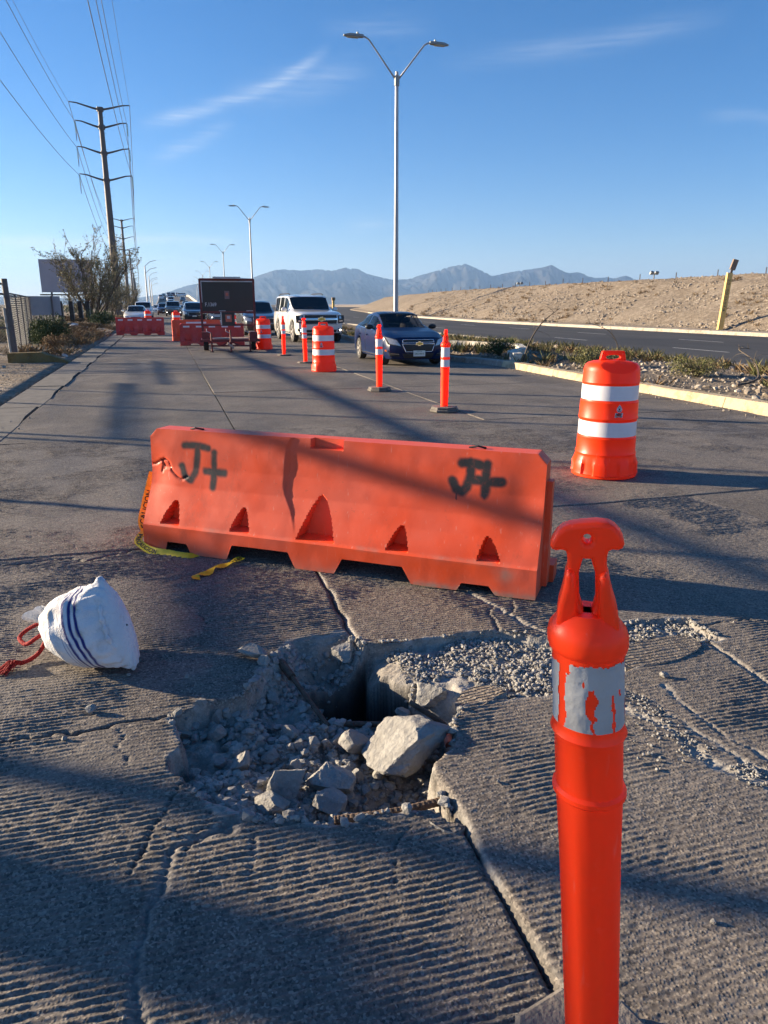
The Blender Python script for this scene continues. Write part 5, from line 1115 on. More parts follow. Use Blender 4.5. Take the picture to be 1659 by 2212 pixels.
SEDAN = dict(L=4.6, W=1.79, H=1.47, rw=.33, ax0=.93, ax1=3.62, gc=.20, nose=.36, roofw=.66, rz=[.18, .3, .5, .62, .80, .9], ry=[.07, .02, 0, .02, .10, .2],
    top=[(0, .80), (.25, .86), (.75, .94), (1.25, 1.0), (1.45, 1.03), (2.12, 1.41), (2.4, 1.455), (2.8, 1.47), (3.3, 1.43), (3.6, 1.37), (4.12, 1.10), (4.45, 1.07), (4.6, .98)], belt=[(0, .70), (.5, .82), (1.3, .93), (2.5, .96), (3.9, 1.02), (4.6, .9)],
    scr=(1.47, 2.2), rgl=(3.55, 4.12), win=[(1.75, 2.62), (2.72, 3.42), (3.46, 3.72)], pillars=[1.75, 2.62, 2.72, 3.42, 3.46, 3.72], seams=[1.45, 2.67, 3.5], handles=[2.5, 3.4], hz=.80, mirror=(1.82, 1.04), mm=M_TRIM, sill=M_CHROME, belt_m=M_CHROME, clear=True)
GR = [(-.38, .41), (.38, .41), (.47, .62), (-.47, .62)]; GU = [(-.46, .665), (.46, .665), (.44, .735), (-.44, .735)]
SEDAN['front'] = [('grille', GR, M_TRIM, .012), ('grille', GU, M_TRIM, .012)] + both('headlight', [(.50, .56), (.78, .62), (.86, .80), (.60, .72)], M_LAMP, .014) + both('headlight_surround', [(.47, .535), (.82, .60), (.885, .815), (.57, .735)], M_TRIM, .006) \
    + [('lower_intake', [(-.40, .23), (.40, .23), (.46, .36), (-.46, .36)], M_TRIM, .01)] + both('fog_recess', [(.52, .27), (.78, .30), (.80, .38), (.56, .36)], M_TRIM, .01) + both('fog_trim', [(.55, .335), (.76, .345), (.77, .355), (.56, .347)], M_CHROME, .02) + both('side_marker', [(.855, .40), (.89, .41), (.89, .46), (.86, .45)], M_AMBER, .02)
SEDAN['frames'] = [('grille_surround', GR, .012, M_CHROME), ('grille_surround', GU, .010, M_CHROME)]
SUV = dict(L=5.18, W=2.04, H=1.88, rw=.41, ax0=.98, ax1=3.92, gc=.30, nose=.20, roofw=.78, rz=[.28, .4, .6, .9, 1.1, 1.2], ry=[.10, .03, 0, .0, .03, .10],
    top=[(0, 1.13), (.2, 1.19), (.8, 1.24), (1.45, 1.28), (1.6, 1.30), (2.25, 1.80), (2.5, 1.86), (3.2, 1.89), (4.6, 1.87), (4.9, 1.84), (5.12, 1.25), (5.18, 1.1)], belt=[(0, 1.04), (.5, 1.12), (1.5, 1.18), (3, 1.19), (5.18, 1.18)],
    scr=(1.62, 2.3), rgl=(4.92, 5.12), win=[(1.98, 2.85), (2.95, 3.72), (3.86, 4.82)], pillars=[1.98, 2.85, 2.95, 3.72, 3.86, 4.82], seams=[1.6, 2.9, 3.78], handles=[2.75, 3.65], hz=1.06, mirror=(1.98, 1.28), mm=M_WHITEP, sill=M_TRIM, belt_m=M_TRIM)
SUV['front'] = [('grille', [(-.64, .74), (.64, .74), (.66, .88), (-.66, .88)], M_TRIM, .012), ('grille', [(-.66, .96), (.66, .96), (.66, 1.07), (-.66, 1.07)], M_TRIM, .012), ('grille_bar', [(-.68, .885), (.68, .885), (.68, .955), (-.68, .955)], M_CHROME, .022), ('grille_slot', [(-.60, .910), (.60, .910), (.60, .930), (-.60, .930)], M_TRIM, .028)] \
    + both('headlight', [(.72, .74), (.99, .78), (1.0, 1.06), (.70, 1.07)], M_TRIM, .010) + both('projector', [(.76, .93), (.86, .93), (.86, 1.03), (.76, 1.03)], M_LAMP, .03) + both('lower_lens', [(.76, .80), (.93, .82), (.93, .88), (.76, .87)], M_LAMP, .02) \
    + [('lower_intake', [(-.62, .40), (.62, .40), (.66, .50), (-.66, .50)], M_TRIM, .012)] + both('fog_recess', [(.70, .42), (.93, .45), (.93, .54), (.72, .54)], M_TRIM, .012) + both('fog_light', [(.78, .46), (.84, .46), (.84, .51), (.78, .51)], M_LIT, .024) + [('skid_plate', [(-.8, .30), (.8, .30), (.85, .37), (-.85, .37)], M_TRIM, .01), ('plate', [(-.2, .52), (.2, .52), (.2, .66), (-.2, .66)], M_TRIM, .02)]
SUV['frames'] = [('grille_surround', [(-.68, .72), (.68, .72), (.70, 1.085), (-.70, 1.085)], .014, M_CHROME)]
def variant(base, **k): d = dict(base); d.update(k); return d
def simple_front(zl, zh, w): return both('headlight', [(w * .62, zl), (w * .93, zl + .03), (w * .96, zh), (w * .66, zh - .02)], M_LAMP, .014) + [('grille', [(-w * .5, zl - .10), (w * .5, zl - .10), (w * .56, zh - .03), (-w * .56, zh - .03)], M_TRIM, .012), ('lower_intake', [(-w * .6, zl - .32), (w * .6, zl - .32), (w * .62, zl - .2), (-w * .62, zl - .2)], M_TRIM, .012), ('plate', [(-.17, zl - .2), (.17, zl - .2), (.17, zl - .1), (-.17, zl - .1)], M_PLATE, .024)]
CROSS = variant(SEDAN, L=4.55, W=1.86, H=1.68, rw=.36, gc=.24, ax0=.92, ax1=3.6, roofw=.70, top=[(0, .92), (.25, .98), (.8, 1.06), (1.25, 1.10), (1.4, 1.12), (2.1, 1.60), (2.4, 1.66), (3.0, 1.68), (3.9, 1.62), (4.15, 1.56), (4.5, 1.1), (4.55, 1.0)], belt=[(0, .82), (.5, .94), (1.3, 1.04), (3.5, 1.10), (4.55, 1.05)], scr=(1.42, 2.15), rgl=(4.17, 4.5), win=[(1.8, 2.6), (2.7, 3.4), (3.5, 4.0)], pillars=[1.8, 2.6, 2.7, 3.4, 3.5, 4.0], hz=.92, mirror=(1.78, 1.16), rz=[.2, .35, .6, .9, 1.0], ry=[.08, .02, 0, .06, .15], clear=False, front=simple_front(.68, .86, .93), frames=[('grille_surround', [(-.46, .58), (.46, .58), (.52, .83), (-.52, .83)], .012, M_CHROME)], belt_m=M_CHROME)
OLDSED = variant(SEDAN, L=4.75, W=1.80, H=1.40, gc=.18, nose=.30, top=[(0, .66), (.25, .74), (.8, .85), (1.35, .92), (1.5, .94), (2.25, 1.34), (2.5, 1.385), (2.9, 1.40), (3.3, 1.36), (3.5, 1.32), (4.1, 1.02), (4.6, .98), (4.75, .9)], belt=[(0, .58), (.5, .72), (1.4, .87), (3.9, .95), (4.75, .85)], scr=(1.52, 2.35), rgl=(3.45, 4.1), clear=False, mm=M_WHITEP, mirror=(1.9, 1.0), front=both('headlight', [(.50, .52), (.80, .55), (.84, .64), (.55, .62)], M_LAMP, .014) + [('grille', [(-.32, .47), (.32, .47), (.36, .555), (-.36, .555)], M_TRIM, .012)], frames=[], belt_m=M_TRIM, sill=M_TRIM, handles=[2.5])
PICK = variant(SUV, L=5.5, W=1.95, H=1.76, rw=.38, roofw=.76, top=[(0, 1.0), (.2, 1.05), (.9, 1.10), (1.45, 1.14), (1.55, 1.16), (2.15, 1.68), (2.4, 1.74), (2.8, 1.76), (3.3, 1.73), (3.45, 1.68), (3.62, 1.18), (3.7, 1.14), (5.4, 1.14), (5.5, 1.1)], belt=[(0, .92), (.5, 1.0), (1.5, 1.06), (3.5, 1.10), (5.5, 1.08)], scr=(1.57, 2.2), rgl=(3.45, 3.62), win=[(1.95, 2.65), (2.72, 3.3)], pillars=[1.95, 2.65, 2.72, 3.3], ax1=4.2, front=simple_front(.76, .96, .95), frames=[], hz=.98, mirror=(1.85, 1.22), rz=[.28, .5, .8, 1.0], ry=[.08, 0, .02, .06])
blue = Car('car', 'dark blue sedan with chrome framed grille waiting beside the median', 'car', (6.03, 17.75, 0), math.radians(-1), SEDAN, M_BLUE); blue.t.scale = (.89,) * 3
def emblem(car, z, s_, m, edge):
    pts = [(-.11, -.035), (-.035, -.035), (-.045, -.06), (.03, -.06), (.038, -.035), (.115, -.035), (.10, .035), (.035, .035), (.045, .06), (-.03, .06), (-.038, .035), (-.095, .035)]
    y = float(car.nose(0, z)); Mx = Matrix(((s_, 0, 0, 0), (0, 0, -1, y - .02), (0, s_, 0, z), (0, 0, 0, 1)))
    o = MB().prism(pts, 0, .025, Mx).build('emblem', edge, car.t); MB().prism([(x * .84, q * .72) for x, q in pts], .02, .03, Mx).build('emblem_face', m, o)
emblem(blue, .63, 1.0, M_GOLD, M_CHROME)
y_ = float(blue.nose(0, .35)) - .035; pl = MB().box((-.17, y_, .285), (.17, y_ + .02, .445)).build('licence_plate', M_PLATE, blue.t)
tv, tf = text_polys('DRS-490-E', .062, .001); wd = max(x for x, q in tv); pydata('lettering', [(x - wd / 2, y_ - .003, .335 + q) for x, q in tv], tf, M_PLINK, pl)
tv, tf = text_polys('CHIHUAHUA', .024, .0005); wd = max(x for x, q in tv); pydata('lettering', [(x - wd / 2, y_ - .003, .415 + q) for x, q in tv], tf, M_PLINK, pl)
suv = Car('car', 'large white four-wheel drive with black bar grille behind the blue sedan', 'car', (6.1, 30.2, 0), math.radians(3), SUV, M_WHITEP)
emblem(suv, .92, 1.5, M_GOLD, M_CHROME)
for sd in (-1, 1): MB().tube([(sd * .72, 2.5, 1.885), (sd * .72, 2.7, 1.93), (sd * .72, 4.4, 1.93), (sd * .72, 4.7, 1.87)], .022, 6).build('roof_rail', M_TRIM, suv.t)
Car('car', 'charcoal crossover half hidden behind the white four-wheel drive', 'car', (4.75, 37.6, 0), math.radians(2), CROSS, M_DARKP)
Car('car', 'old white sedan parked behind the red barrier on the far shoulder', 'car', (-2.0, 61.5, 0), 0, OLDSED, M_WHITEP)
Car('pickup_truck', 'white pickup right behind the old white sedan', 'pickup', (-1.95, 83.5, 0), 0, PICK, M_WHITEP)
Q = 'cars queueing towards the overpass'
for i, (x, y, sp, pm, lab, nm, cat) in enumerate([(4.9, 50.5, CROSS, M_SILV, 'silver crossover in the queue, next behind the charcoal crossover', 'car', 'car'), (4.55, 62, SUV, M_WHITEP, 'white four-wheel drive in the queue seen under the message board', 'car', 'car'), (2.55, 66, CROSS, M_DARKP, 'dark crossover in the queue seen through the message board legs', 'car', 'car'),
        (4.3, 76, PICK, M_WHITEP, 'white pickup in the queue beyond the message board', 'pickup_truck', 'pickup'), (3.35, 91, PICK, M_WHITEP, 'white pickup leading the far merge', 'pickup_truck', 'pickup'), (5.9, 94, SEDAN2 if False else OLDSED, M_SILV, 'silver sedan in the far kerb lane of the queue', 'car', 'car'),
        (1.35, 101, SUV, M_DARKP, 'dark four-wheel drive in the middle of the far queue', 'car', 'car'), (.2, 113, CROSS, M_REDP, 'maroon crossover in the far queue', 'car', 'car'), (2.75, 110, OLDSED, M_WHITEP, 'white sedan wedged between dark cars of the far queue', 'car', 'car'), (-.75, 128, OLDSED, M_WHITEP, 'white sedan at the shoulder edge of the far queue', 'car', 'car'), (4.9, 122, SUV, M_WHITEP, 'white four-wheel drive far back under the lamp posts', 'car', 'car'), (1.6, 135, CROSS, M_SILV, 'silver crossover at the foot of the ramp', 'car', 'car')]):
    Car(nm, lab, cat, (x, y, rz(y)), 0, sp, pm, Q, 1)
cols = [M_WHITEP, M_DARKP, M_SILV, M_WHITEP, M_DARKP, M_REDP]; k_ = 0
proto = {}
for y, xs_ in ((205, (2.2, 6.0)), (232, (2.6,)), (255, (2.4, 6.6)), (280, (2.9, -.2)), (305, (2.6,)), (330, (3.0, 7.2)), (352, (1.0, 5.0, 8.6)), (372, (3.2, 7.4, 10.2))):
    for x in xs_:
        pm = cols[k_ % 6]; sp = (CROSS, OLDSED, SUV)[k_ % 3]; k_ += 1
        c_ = Car('car', 'tiny ' + {'white_car_paint': 'white', 'charcoal_car_paint': 'dark', 'silver_car_paint': 'silver', 'maroon_car_paint': 'maroon'}[pm.name] + ' car climbing the distant overpass ramp', 'car', (x, y, rz(y)), 0, sp, pm, 'cars on the distant overpass', 0)
        c_.t.rotation_euler = (math.atan2(rz(y + 4) - rz(y), 4), 0, 0)

# ------------------------------------------------------------------ message board trailer
M_FRAME = mat('oxide_red_steel', (.17, .028, .025), .55, 0, .25, 14, .3, 50); M_BOARD = mat('black_board', (.012, .013, .018), .32, 0, .15, 3); M_PLANK = mat('bare_plank', (.50, .36, .28), .8, 0, .2, 12); M_LIGHTSTRIP = mat('pale_metal_strip', (.55, .52, .52), .5); M_STICK = mat('faded_orange_sticker', (.55, .14, .08), .6, 0, .2); M_SOLAR = mat('solar_panel', (.03, .03, .035), .25, 0, .2)
tr = thing('message_board_trailer', 'black message board on an oxide red trailer frame with jack legs', 'message board', (2.10, 26.0, 0), math.radians(-3))
fr = MB()
for x in (-.87, .87): fr.add(*bar((x * .99, 0, .36), (x, 0, 2.30), .06, .07))
for z in (1.24, 2.28): fr.add(*bar((-.87, 0, z), (.87, 0, z), .06, .07))
fr.add(*bar((-.87, 0, .82), (.87, 0, .82), .045, .05)); fr.build('board_frame', M_FRAME, tr)
bd = MB().box((-.84, -.02, 1.27), (.84, .05, 2.25)).build('board', M_BOARD, tr)
MB().box((-.84, -.03, 2.20), (.84, -.021, 2.235)).build('top_strip', M_LIGHTSTRIP, bd); MB().box((-.84, -.03, 1.55), (-.81, -.021, 2.20)).build('edge_strip', M_LIGHTSTRIP, bd); MB().box((-.30, -.03, 1.272), (-.08, -.021, 1.295)).build('chip', M_LIGHTSTRIP, bd); MB().box((.6, -.03, 1.272), (.82, -.021, 1.295)).build('chip', M_LIGHTSTRIP, bd)
tv, tf = text_polys('F.1369', .17, .003); pydata('lettering', [(-.74 + x * .82, -.026, 1.43 + z) for x, z in tv], tf, M_LIGHTSTRIP, bd)
st = MB().box((-.09, -.028, 1.66), (.07, -.022, 1.92)).build('sticker', mat('dull_sticker', (.20, .13, .13), .6), bd); MB().box((-.05, -.032, 1.76), (.03, -.029, 1.86)).build('sticker_mark', M_STICK, st)
MB().add(*bar((-.44, .05, 2.345), (.44, .05, 2.345), .55, .03)).build('solar_panel', M_SOLAR, tr); MB().add(*bar((-.42, -.22, 2.325), (.42, -.22, 2.325), .03, .05)).build('panel_mount', M_LIGHTSTRIP, tr); MB().tube([(0, .05, 2.27), (0, .05, 2.34)], .04, 8).build('panel_post', M_FRAME, tr)
cb = MB().box((-.22, -.10, .80), (.20, .12, 1.235)).build('control_box', M_BOARD, tr); MB().box((-.10, -.106, .93), (.10, -.101, 1.16)).build('sticker', M_STICK, cb); MB().box((-.05, -.111, 1.03), (.05, -.107, 1.12)).build('sticker_mark', M_LIGHTSTRIP, cb); MB().box((-.26, -.12, .82), (-.225, -.09, 1.25)).build('light_bar', M_LIGHTSTRIP, cb)
bed = MB()
for y in (-.9, .55): bed.add(*bar((-.95, y, .36), (.95, y, .36), .07, .08))
for x in (-.9, 0, .9): bed.add(*bar((x, -.9, .345), (x, .55, .345), .06, .07))
bed.add(*bar((-.62, -.9, .19), (.62, -.9, .19), .04, .04)); bed.add(*bar((0, -.9, .34), (-.3, -.9, .19), .04)); bed.add(*bar((0, -.9, .34), (.3, -.9, .19), .04)); bed.build('chassis', M_FRAME, tr)
for k in range(3): MB().box((-.58, -.82 + k * .24, .40), (.60, -.60 + k * .24, .425 + .004 * k)).build('plank', M_PLANK, tr)
for x in (-.78, .78):
    MB().box((x - .12, -.55, .36), (x + .12, -.10, .62)).build('fender_box', M_FRAME, tr)
    w_ = MB().lathe([(.10, -.08), (.20, -.08), (.21, -.05), (.21, .05), (.20, .08), (.10, .08)], 20); w_.v = [(x + q[2], .05 + q[0], .21 + q[1]) for q in w_.v]; w_.build('wheel', M_TYRE, tr, True, 40)
for x, y in ((-.60, -1.0), (0, -1.25), (.62, -1.0)):
    jk = MB().tube([(x, y, .03), (x, y, .62 if x else .70)], .028, 8).build('jack_leg', M_FRAME, tr); MB().prism([(x - .06, y - .05), (x + .06, y - .05), (x + .06, y + .05), (x - .06, y + .05)], 0, .03).build('foot', M_TRIM, jk)
    MB().tube([(x, y, .60), (x - .14, y, .66), (x - .14, y, .74)], .012, 6).build('crank', M_LIGHTSTRIP, jk)
MB().add(*bar((0, -.9, .33), (0, -1.3, .30), .08)).build('drawbar', M_FRAME, tr); MB().add(*bar((-.1, -1.26, .30), (.08, -1.22, .14), .10, .06)).build('coupling', M_PLANK, tr)

# ------------------------------------------------------------------ street lamps
M_POLE = mat('galvanised_pole', (.40, .40, .41), .5, .5, .12, 2); M_HEAD = mat('lamp_head_grey', (.30, .31, .30), .5, .2, .1); M_LED = mat('led_glass', (.42, .42, .36), .3)
def lamp_post(loc, label, rot=0, h=10.9, group='lamp posts along the median', hi=True):
    t = thing('street_lamp', label, 'street lamp', loc, rot, group); n_ = 12 if hi else 6
    MB().tube([(0, 0, 0), (0, 0, .35)], .22, n_).build('base', M_RAMP, t); MB().tube([(0, 0, .3), (0, 0, h - .1), (0, 0, h + .25)], [.115, .075, .07], n_).build('pole', M_POLE, t, True, 50)
    MB().tube([(0, 0, h - .3), (0, 0, h + .1)], .115, n_).build('collar', M_HEAD, t)
    for s_ in (-1, 1):
        MB().tube([(s_ * .06, 0, h - .05), (s_ * .75, 0, h + .78), (s_ * 1.25, 0, h + 1.38), (s_ * 1.42, 0, h + 1.47), (s_ * 1.6, 0, h + 1.48)], .036, 8 if hi else 5).build('arm', M_POLE, t, True)
        v = [(s_ * (1.5 + a), b * w_, h + 1.44 + c_) for a, w_, c_ in ((0, .09, 0), (.16, .13, 0), (.60, .15, -.01), (.86, .07, .0)) for b, c_ in ((-1, c_ - .0), (1, c_), (.8, c_ + .10 if a < .8 else c_ + .05), (-.8, c_ + .10 if a < .8 else c_ + .05))]
        hd = pydata('lamp_head', v, [tuple(q) for q in grid_faces(4, 4, closed=True)] + [(0, 1, 2, 3), (15, 14, 13, 12)], M_HEAD, t); hd.data.update()
        MB().box((min(s_ * 1.72, s_ * 2.2), -.11, h + 1.405), (max(s_ * 1.72, s_ * 2.2), .11, h + 1.428)).build('led_panel', M_LED, hd)
        if hi: MB().tube([(s_ * 1.75, 0, h + 1.52), (s_ * 1.75, 0, h + 1.62)], .05, 8).build('sensor', M_HEAD, hd)
lamp_post((10.6, 34.7, .1), 'tall double-arm street lamp rising behind the blue sedan')
lamp_post((10.6, 93.5, .1), 'double-arm street lamp next along the median, behind the message board')
for x, y in ((12.0, 153), (13.0, 214), (14.2, 275), (15.8, 335), (17.6, 395), (19.6, 455)): lamp_post((x, y, .1), 'distant slim double-arm street lamp in the row beyond the message board', hi=False)
for x, y in ((-3.2, 190), (-3.4, 260), (-3.6, 330)):
    t = thing('street_lamp', 'distant lamp post with swept arms beside the overpass ramp', 'street lamp', (x, y, 0), 0, 'lamp posts beside the ramp')
    MB().tube([(0, 0, 0), (0, 0, 10)], [.2, .12], 8).build('pole', M_POLE, t)
    for z in (10, 8.4): MB().tube([(0, 0, z), (1.2, 0, z + 1.0), (2.6, 0, z + 1.35)], .06, 6).build('arm', M_POLE, t)

# ------------------------------------------------------------------ power line
M_MAST = mat('weathered_steel_mast', (.115, .10, .095), .6, .2, .15, .6); M_INS = mat('green_glass_insulator', (.22, .34, .27), .25, 0, .1); M_WIRE = mat('aluminium_cable', (.10, .10, .11), .5, .3)
LV = [24.4, 22.4, 19.5, 16.4]; ARM = [3.5, 3.0, 3.05, 3.1]
PYL = [(-5.0, -25), (-5.5, 106), (-9.3, 237), (-12.2, 366), (-15.6, 497), (-19, 628), (-22.4, 760), (-26, 890), (-29.6, 1020)]
def pylon(x, y, label, full=True):
    t = thing('power_pylon', label, 'pylon', (x, y, 0), 0, 'pylons of the power line'); n_ = 12
    mast = MB().tube([(0, 0, 0), (0, 0, 12), (0, 0, 24.3)], [.52, .40, .27], n_).build('mast', M_MAST, t, True, 50)
    MB().tube([(0, 0, 24.25), (0, 0, 24.6)], .34, n_).build('mast_cap', M_MAST, mast)
    for z, a in zip(LV, ARM):
        MB().tube([(0, 0, z - .25), (0, 0, z + .2)], .42, n_).build('collar', M_MAST, mast)
        for s_ in (-1, 1):
            arm = MB().tube([(s_ * .2, 0, z - .05), (s_ * a * .35, 0, z + .18), (s_ * a * .75, 0, z + .55), (s_ * a, 0, z + .62)], [.13, .11, .08, .06], 8).build('arm', M_MAST, t, True)
            if z < 24 and full:
                mb = MB(); 
                for k in range(8): mb.lathe([(.03, -.10), (.13, -.08), (.05, 0)], 8, (s_ * a, -.12, z + .48 - k * .17))
                mb.build('insulator', M_INS, arm)
                if s_ < 0 or z < 17: MB().tube([(s_ * a, -.2, z - .9), (s_ * a, -.1, z - 1.7), (s_ * a, .3, z - 1.2), (s_ * a, .4, z - .2)], .03, 5).build('jumper', M_WIRE, arm)
    if full:
        mb = MB()
        for k in range(40): z = 6 + k * .45; s_ = 1 if k % 2 else -1; r = .52 - .0104 * z; mb.tube([(s_ * r, 0, z), (s_ * (r + .22), 0, z)], .018, 4)
        mb.build('climbing_pegs', M_MAST, mast)
for i, (x, y) in enumerate(PYL):
    if i == 0: pylon(x, y, 'power pylon on the shoulder behind the viewpoint')
    elif i == 1: pylon(x, y, 'tall steel power pylon rising out of the mesquite trees')
    elif i == 2: pylon(x, y, 'second power pylon along the line past the mesquite trees')
    else: pylon(x, y, 'distant power pylon in the row dwindling to the horizon', i < 5)
for li, (z, a) in enumerate(zip(LV, ARM)):
    for s_ in (-1, 1):
        t = thing('power_cable', ('earth wire on the topmost' if li == 0 else ['', 'conductor on the upper', 'conductor on the middle', 'conductor on the lowest'][li]) + ' pylon arms, ' + ('road side' if s_ > 0 else 'field side'), 'cable', (0, 0, 0), 0, 'cables of the power line')
        for (x0, y0), (x1, y1) in zip(PYL[:-1], PYL[1:]):
            p0 = Vector((x0 + s_ * a, y0, z + (.55 if li == 0 else -.85))); p1 = Vector((x1 + s_ * a, y1, z + (.55 if li == 0 else -.85)))
            if y0 < 200 and li: 
                p0.z += 1.3; p1.z += 1.3 if y0 < 0 else 0
            pts = [p0.lerp(p1, u) - Vector((0, 0, 2.4 * 4 * u * (1 - u))) for u in np.linspace(0, 1, 26)]
            MB().tube(pts, (.016 if li == 0 else .024) if y0 < 0 else .035, 5, False).build('span', M_WIRE, t, True)
# ------------------------------------------------------------------ vegetation
def leaf_mat(name, a, b):
    n = NT(name); oi = n.noise(3.0, 4); c = n.mix(n.rng(oi, .35, .65), a, b); return n.set(col=c, rough=.75, spec=.2)
M_BARK = mat('mesquite_bark', (.10, .078, .058), .9, 0, .3, 20, .4, 60); M_TWIG = leaf_mat('mesquite_twig', (.21, .17, .125), (.28, .23, .165))
M_OLIVE = leaf_mat('olive_leaf', (.12, .12, .06), (.20, .185, .10)); M_GREEN = leaf_mat('desert_shrub_leaf', (.045, .075, .025), (.095, .12, .045)); M_DRY = leaf_mat('dry_weed', (.21, .13, .065), (.33, .24, .13)); M_WEED = leaf_mat('weed_green', (.115, .125, .045), (.26, .225, .11))
def cards(pts, size, rnd, aspect=.45, up_bias=0.0):
    """leaf-sized quads at points"""
    pts = np.asarray(pts, float); n_ = len(pts); d = rnd.normal(size=(n_, 3)); d[:, 2] += up_bias; d /= np.linalg.norm(d, axis=1)[:, None]
    e = np.cross(d, rnd.normal(size=(n_, 3))); e /= np.linalg.norm(e, axis=1)[:, None]
    s_ = size * rnd.uniform(.6, 1.3, (n_, 1)); a = d * s_; b = e * s_ * aspect * .5
    v = np.stack([pts - b * .3, pts + a * .5 - b, pts + a, pts + a * .5 + b], 1).reshape(-1, 3)
    return v, np.arange(n_ * 4).reshape(-1, 4)
def mesquite(label, loc, H, Wd, seed, stems=7, leafy=.5, group=None):
    r = random.Random(seed); rnd = np.random.RandomState(seed)
    t = thing('mesquite_tree', label, 'tree', loc, 0, group); tb, tw = MB(), MB(); leaf_pts = []
    def grow(p, d, L, rad, lvl, mbx):
        pts = [p]; q = Vector(p); dd = Vector(d)
        n_ = 6 if lvl == 0 else 4
        for k in range(n_):
            dd = (dd + Vector((r.gauss(0, .10), r.gauss(0, .10), .10 if lvl == 0 else .07))).normalized(); q = q + dd * L / n_; pts.append(q.copy())
        mbx.tube(pts, [rad * (1 - .75 * i / n_) for i in range(n_ + 1)], 6 if lvl == 0 else (4 if lvl == 1 else 3), False)
        return pts
    for s_ in range(stems):
        a = s_ / stems * 6.283 + r.uniform(-.4, .4); out = r.uniform(.25, 1.0) * Wd / H * 1.15
        d = Vector((math.cos(a) * out, math.sin(a) * out, 1)).normalized(); L = H * r.uniform(.62, .95) * (1.0 - .12 * out)
        main = grow(Vector((r.gauss(0, .12), r.gauss(0, .12), -.1)), d, L, .085 * H / 7, 0, tb)
        for k in range(11):
            i = r.uniform(.22, .98) * 5.99; b = main[int(i)].lerp(main[min(int(i) + 1, 6)], i % 1); dd = (main[-1] - main[0]).normalized()
            d2 = (dd + Vector((r.gauss(0, .5), r.gauss(0, .5), r.gauss(.12, .3)))).normalized()
            br = grow(b, d2, H * r.uniform(.18, .36), .028 * H / 7, 1, tb)
            for m_ in range(9):
                j = r.uniform(.2, .99) * 3.99; c_ = br[int(j)].lerp(br[min(int(j) + 1, 4)], j % 1)
                d3 = (d2 + Vector((r.gauss(0, .6), r.gauss(0, .6), r.gauss(.05, .4)))).normalized()
                tp_ = grow(c_, d3, H * r.uniform(.05, .15), .014 * H / 7, 2, tw)
                for _ in range(int(6 * leafy + .5)):
                    u = r.uniform(.2, 1) * 3.99; leaf_pts.append(tuple(tp_[int(u)].lerp(tp_[min(int(u) + 1, 4)], u % 1)))
    tb.build('trunk', M_BARK, t); cr = tw.build('crown', M_TWIG, t)
    if leaf_pts:
        v, f = cards(leaf_pts, .16 * H / 7, rnd, .35); link('foliage', fast_mesh('foliage', v, f), M_OLIVE, cr)
    return t
mesquite('wide bare-twigged mesquite tree in front of the billboard', (-5.6, 68, 0), 7.2, 8.2, 5, 14, 1.2)
for (x, y, h, w_, sd, lf), lab in zip([(-4.9, 79, 5.0, 4.2, 11, 1.2), (-4.3, 92, 4.3, 3.4, 12, 1.4), (-5.6, 98, 5.2, 4, 13, 1.2), (-4.6, 116, 4.6, 3.4, 14, 1.4), (-6.6, 72, 4.4, 4.0, 15, 1.0), (-5.2, 140, 4.4, 3.6, 16, 1.4)], ['leafy mesquite right behind the wide bare mesquite', 'low mesquite at the foot of the tall pylon, shoulder side', 'rounded mesquite enclosing the foot of the tall pylon', 'small mesquite past the tall pylon towards the second pylon', 'low mesquite on the field side of the wide bare one', 'farthest small mesquite on the shoulder beside the ramp']):
    mesquite(lab, (x, y, 0), h, w_, sd, 6, lf, 'mesquite trees along the shoulder')
def shrub(label, loc, rx, rz_, seed, m, n_=3500, size=.06, cat='shrub', group=None, lumps=9, name='shrub'):
    rnd = np.random.RandomState(seed); t = thing(name, label, cat, loc, 0, group); pts = []
    for k in range(lumps):
        c_ = np.array([rnd.uniform(-.6, .6) * rx, rnd.uniform(-.6, .6) * rx, rnd.uniform(.25, .65) * rz_]); d = rnd.normal(size=(n_ // lumps, 3)); d /= np.linalg.norm(d, axis=1)[:, None]
        pts.append(c_ + d * (rnd.rand(n_ // lumps, 1) ** .4) * np.array([.5 * rx, .5 * rx, .42 * rz_]))
    pts = np.concatenate(pts); pts = pts[pts[:, 2] > 0]
    v, f = cards(pts, size, rnd, .4, .5); link('foliage', fast_mesh('foliage', v, f), m, t)
    mb = MB(); 
    for k in range(24): a = rnd.uniform(0, 6.28); mb.tube([(0, 0, -.03), (math.cos(a) * rx * .3, math.sin(a) * rx * .3, rz_ * .4), (math.cos(a) * rx * .75, math.sin(a) * rx * .75, rz_ * rnd.uniform(.5, .9))], [.014, .009, .004], 4, False)
    mb.build('stems', M_BARK, t); return t
shrub('dark green rounded shrub beside the yellow kerb end', (-4.0, 29.8, .05), .85, 1.15, 3, M_GREEN, 6500, .075)
shrub('smaller olive shrub in front of the dark green one', (-3.35, 26.3, .02), .5, .55, 4, M_DRY, 2200, .06)
shrub('lighter green shrub under the grey sign back', (-5.6, 32.6, .1), .9, .9, 5, M_WEED, 4200, .07)
shrub('green shrub at the foot of the bare mesquite', (-4.0, 54, .05), 1.0, 1.1, 6, M_GREEN, 4000, .09)
shrub('bushy green shrub on the median by the bumper of the blue sedan', (8.95, 19.4, .1), .45, .5, 7, M_GREEN, 2500, .05)
shrub('yellow-green shrub on the median beyond the large drum', (11.6, 9.9, .12), .75, .62, 8, M_WEED, 4500, .055)
shrub('feathery green shrub on the median beside the bare leaning stalk', (9.5, 15.2, .12), .55, .45, 9, M_WEED, 3000, .05)
shrub('low green shrub on the median behind the large drum', (10.1, 12.6, .12), .5, .38, 10, M_WEED, 2500, .045)
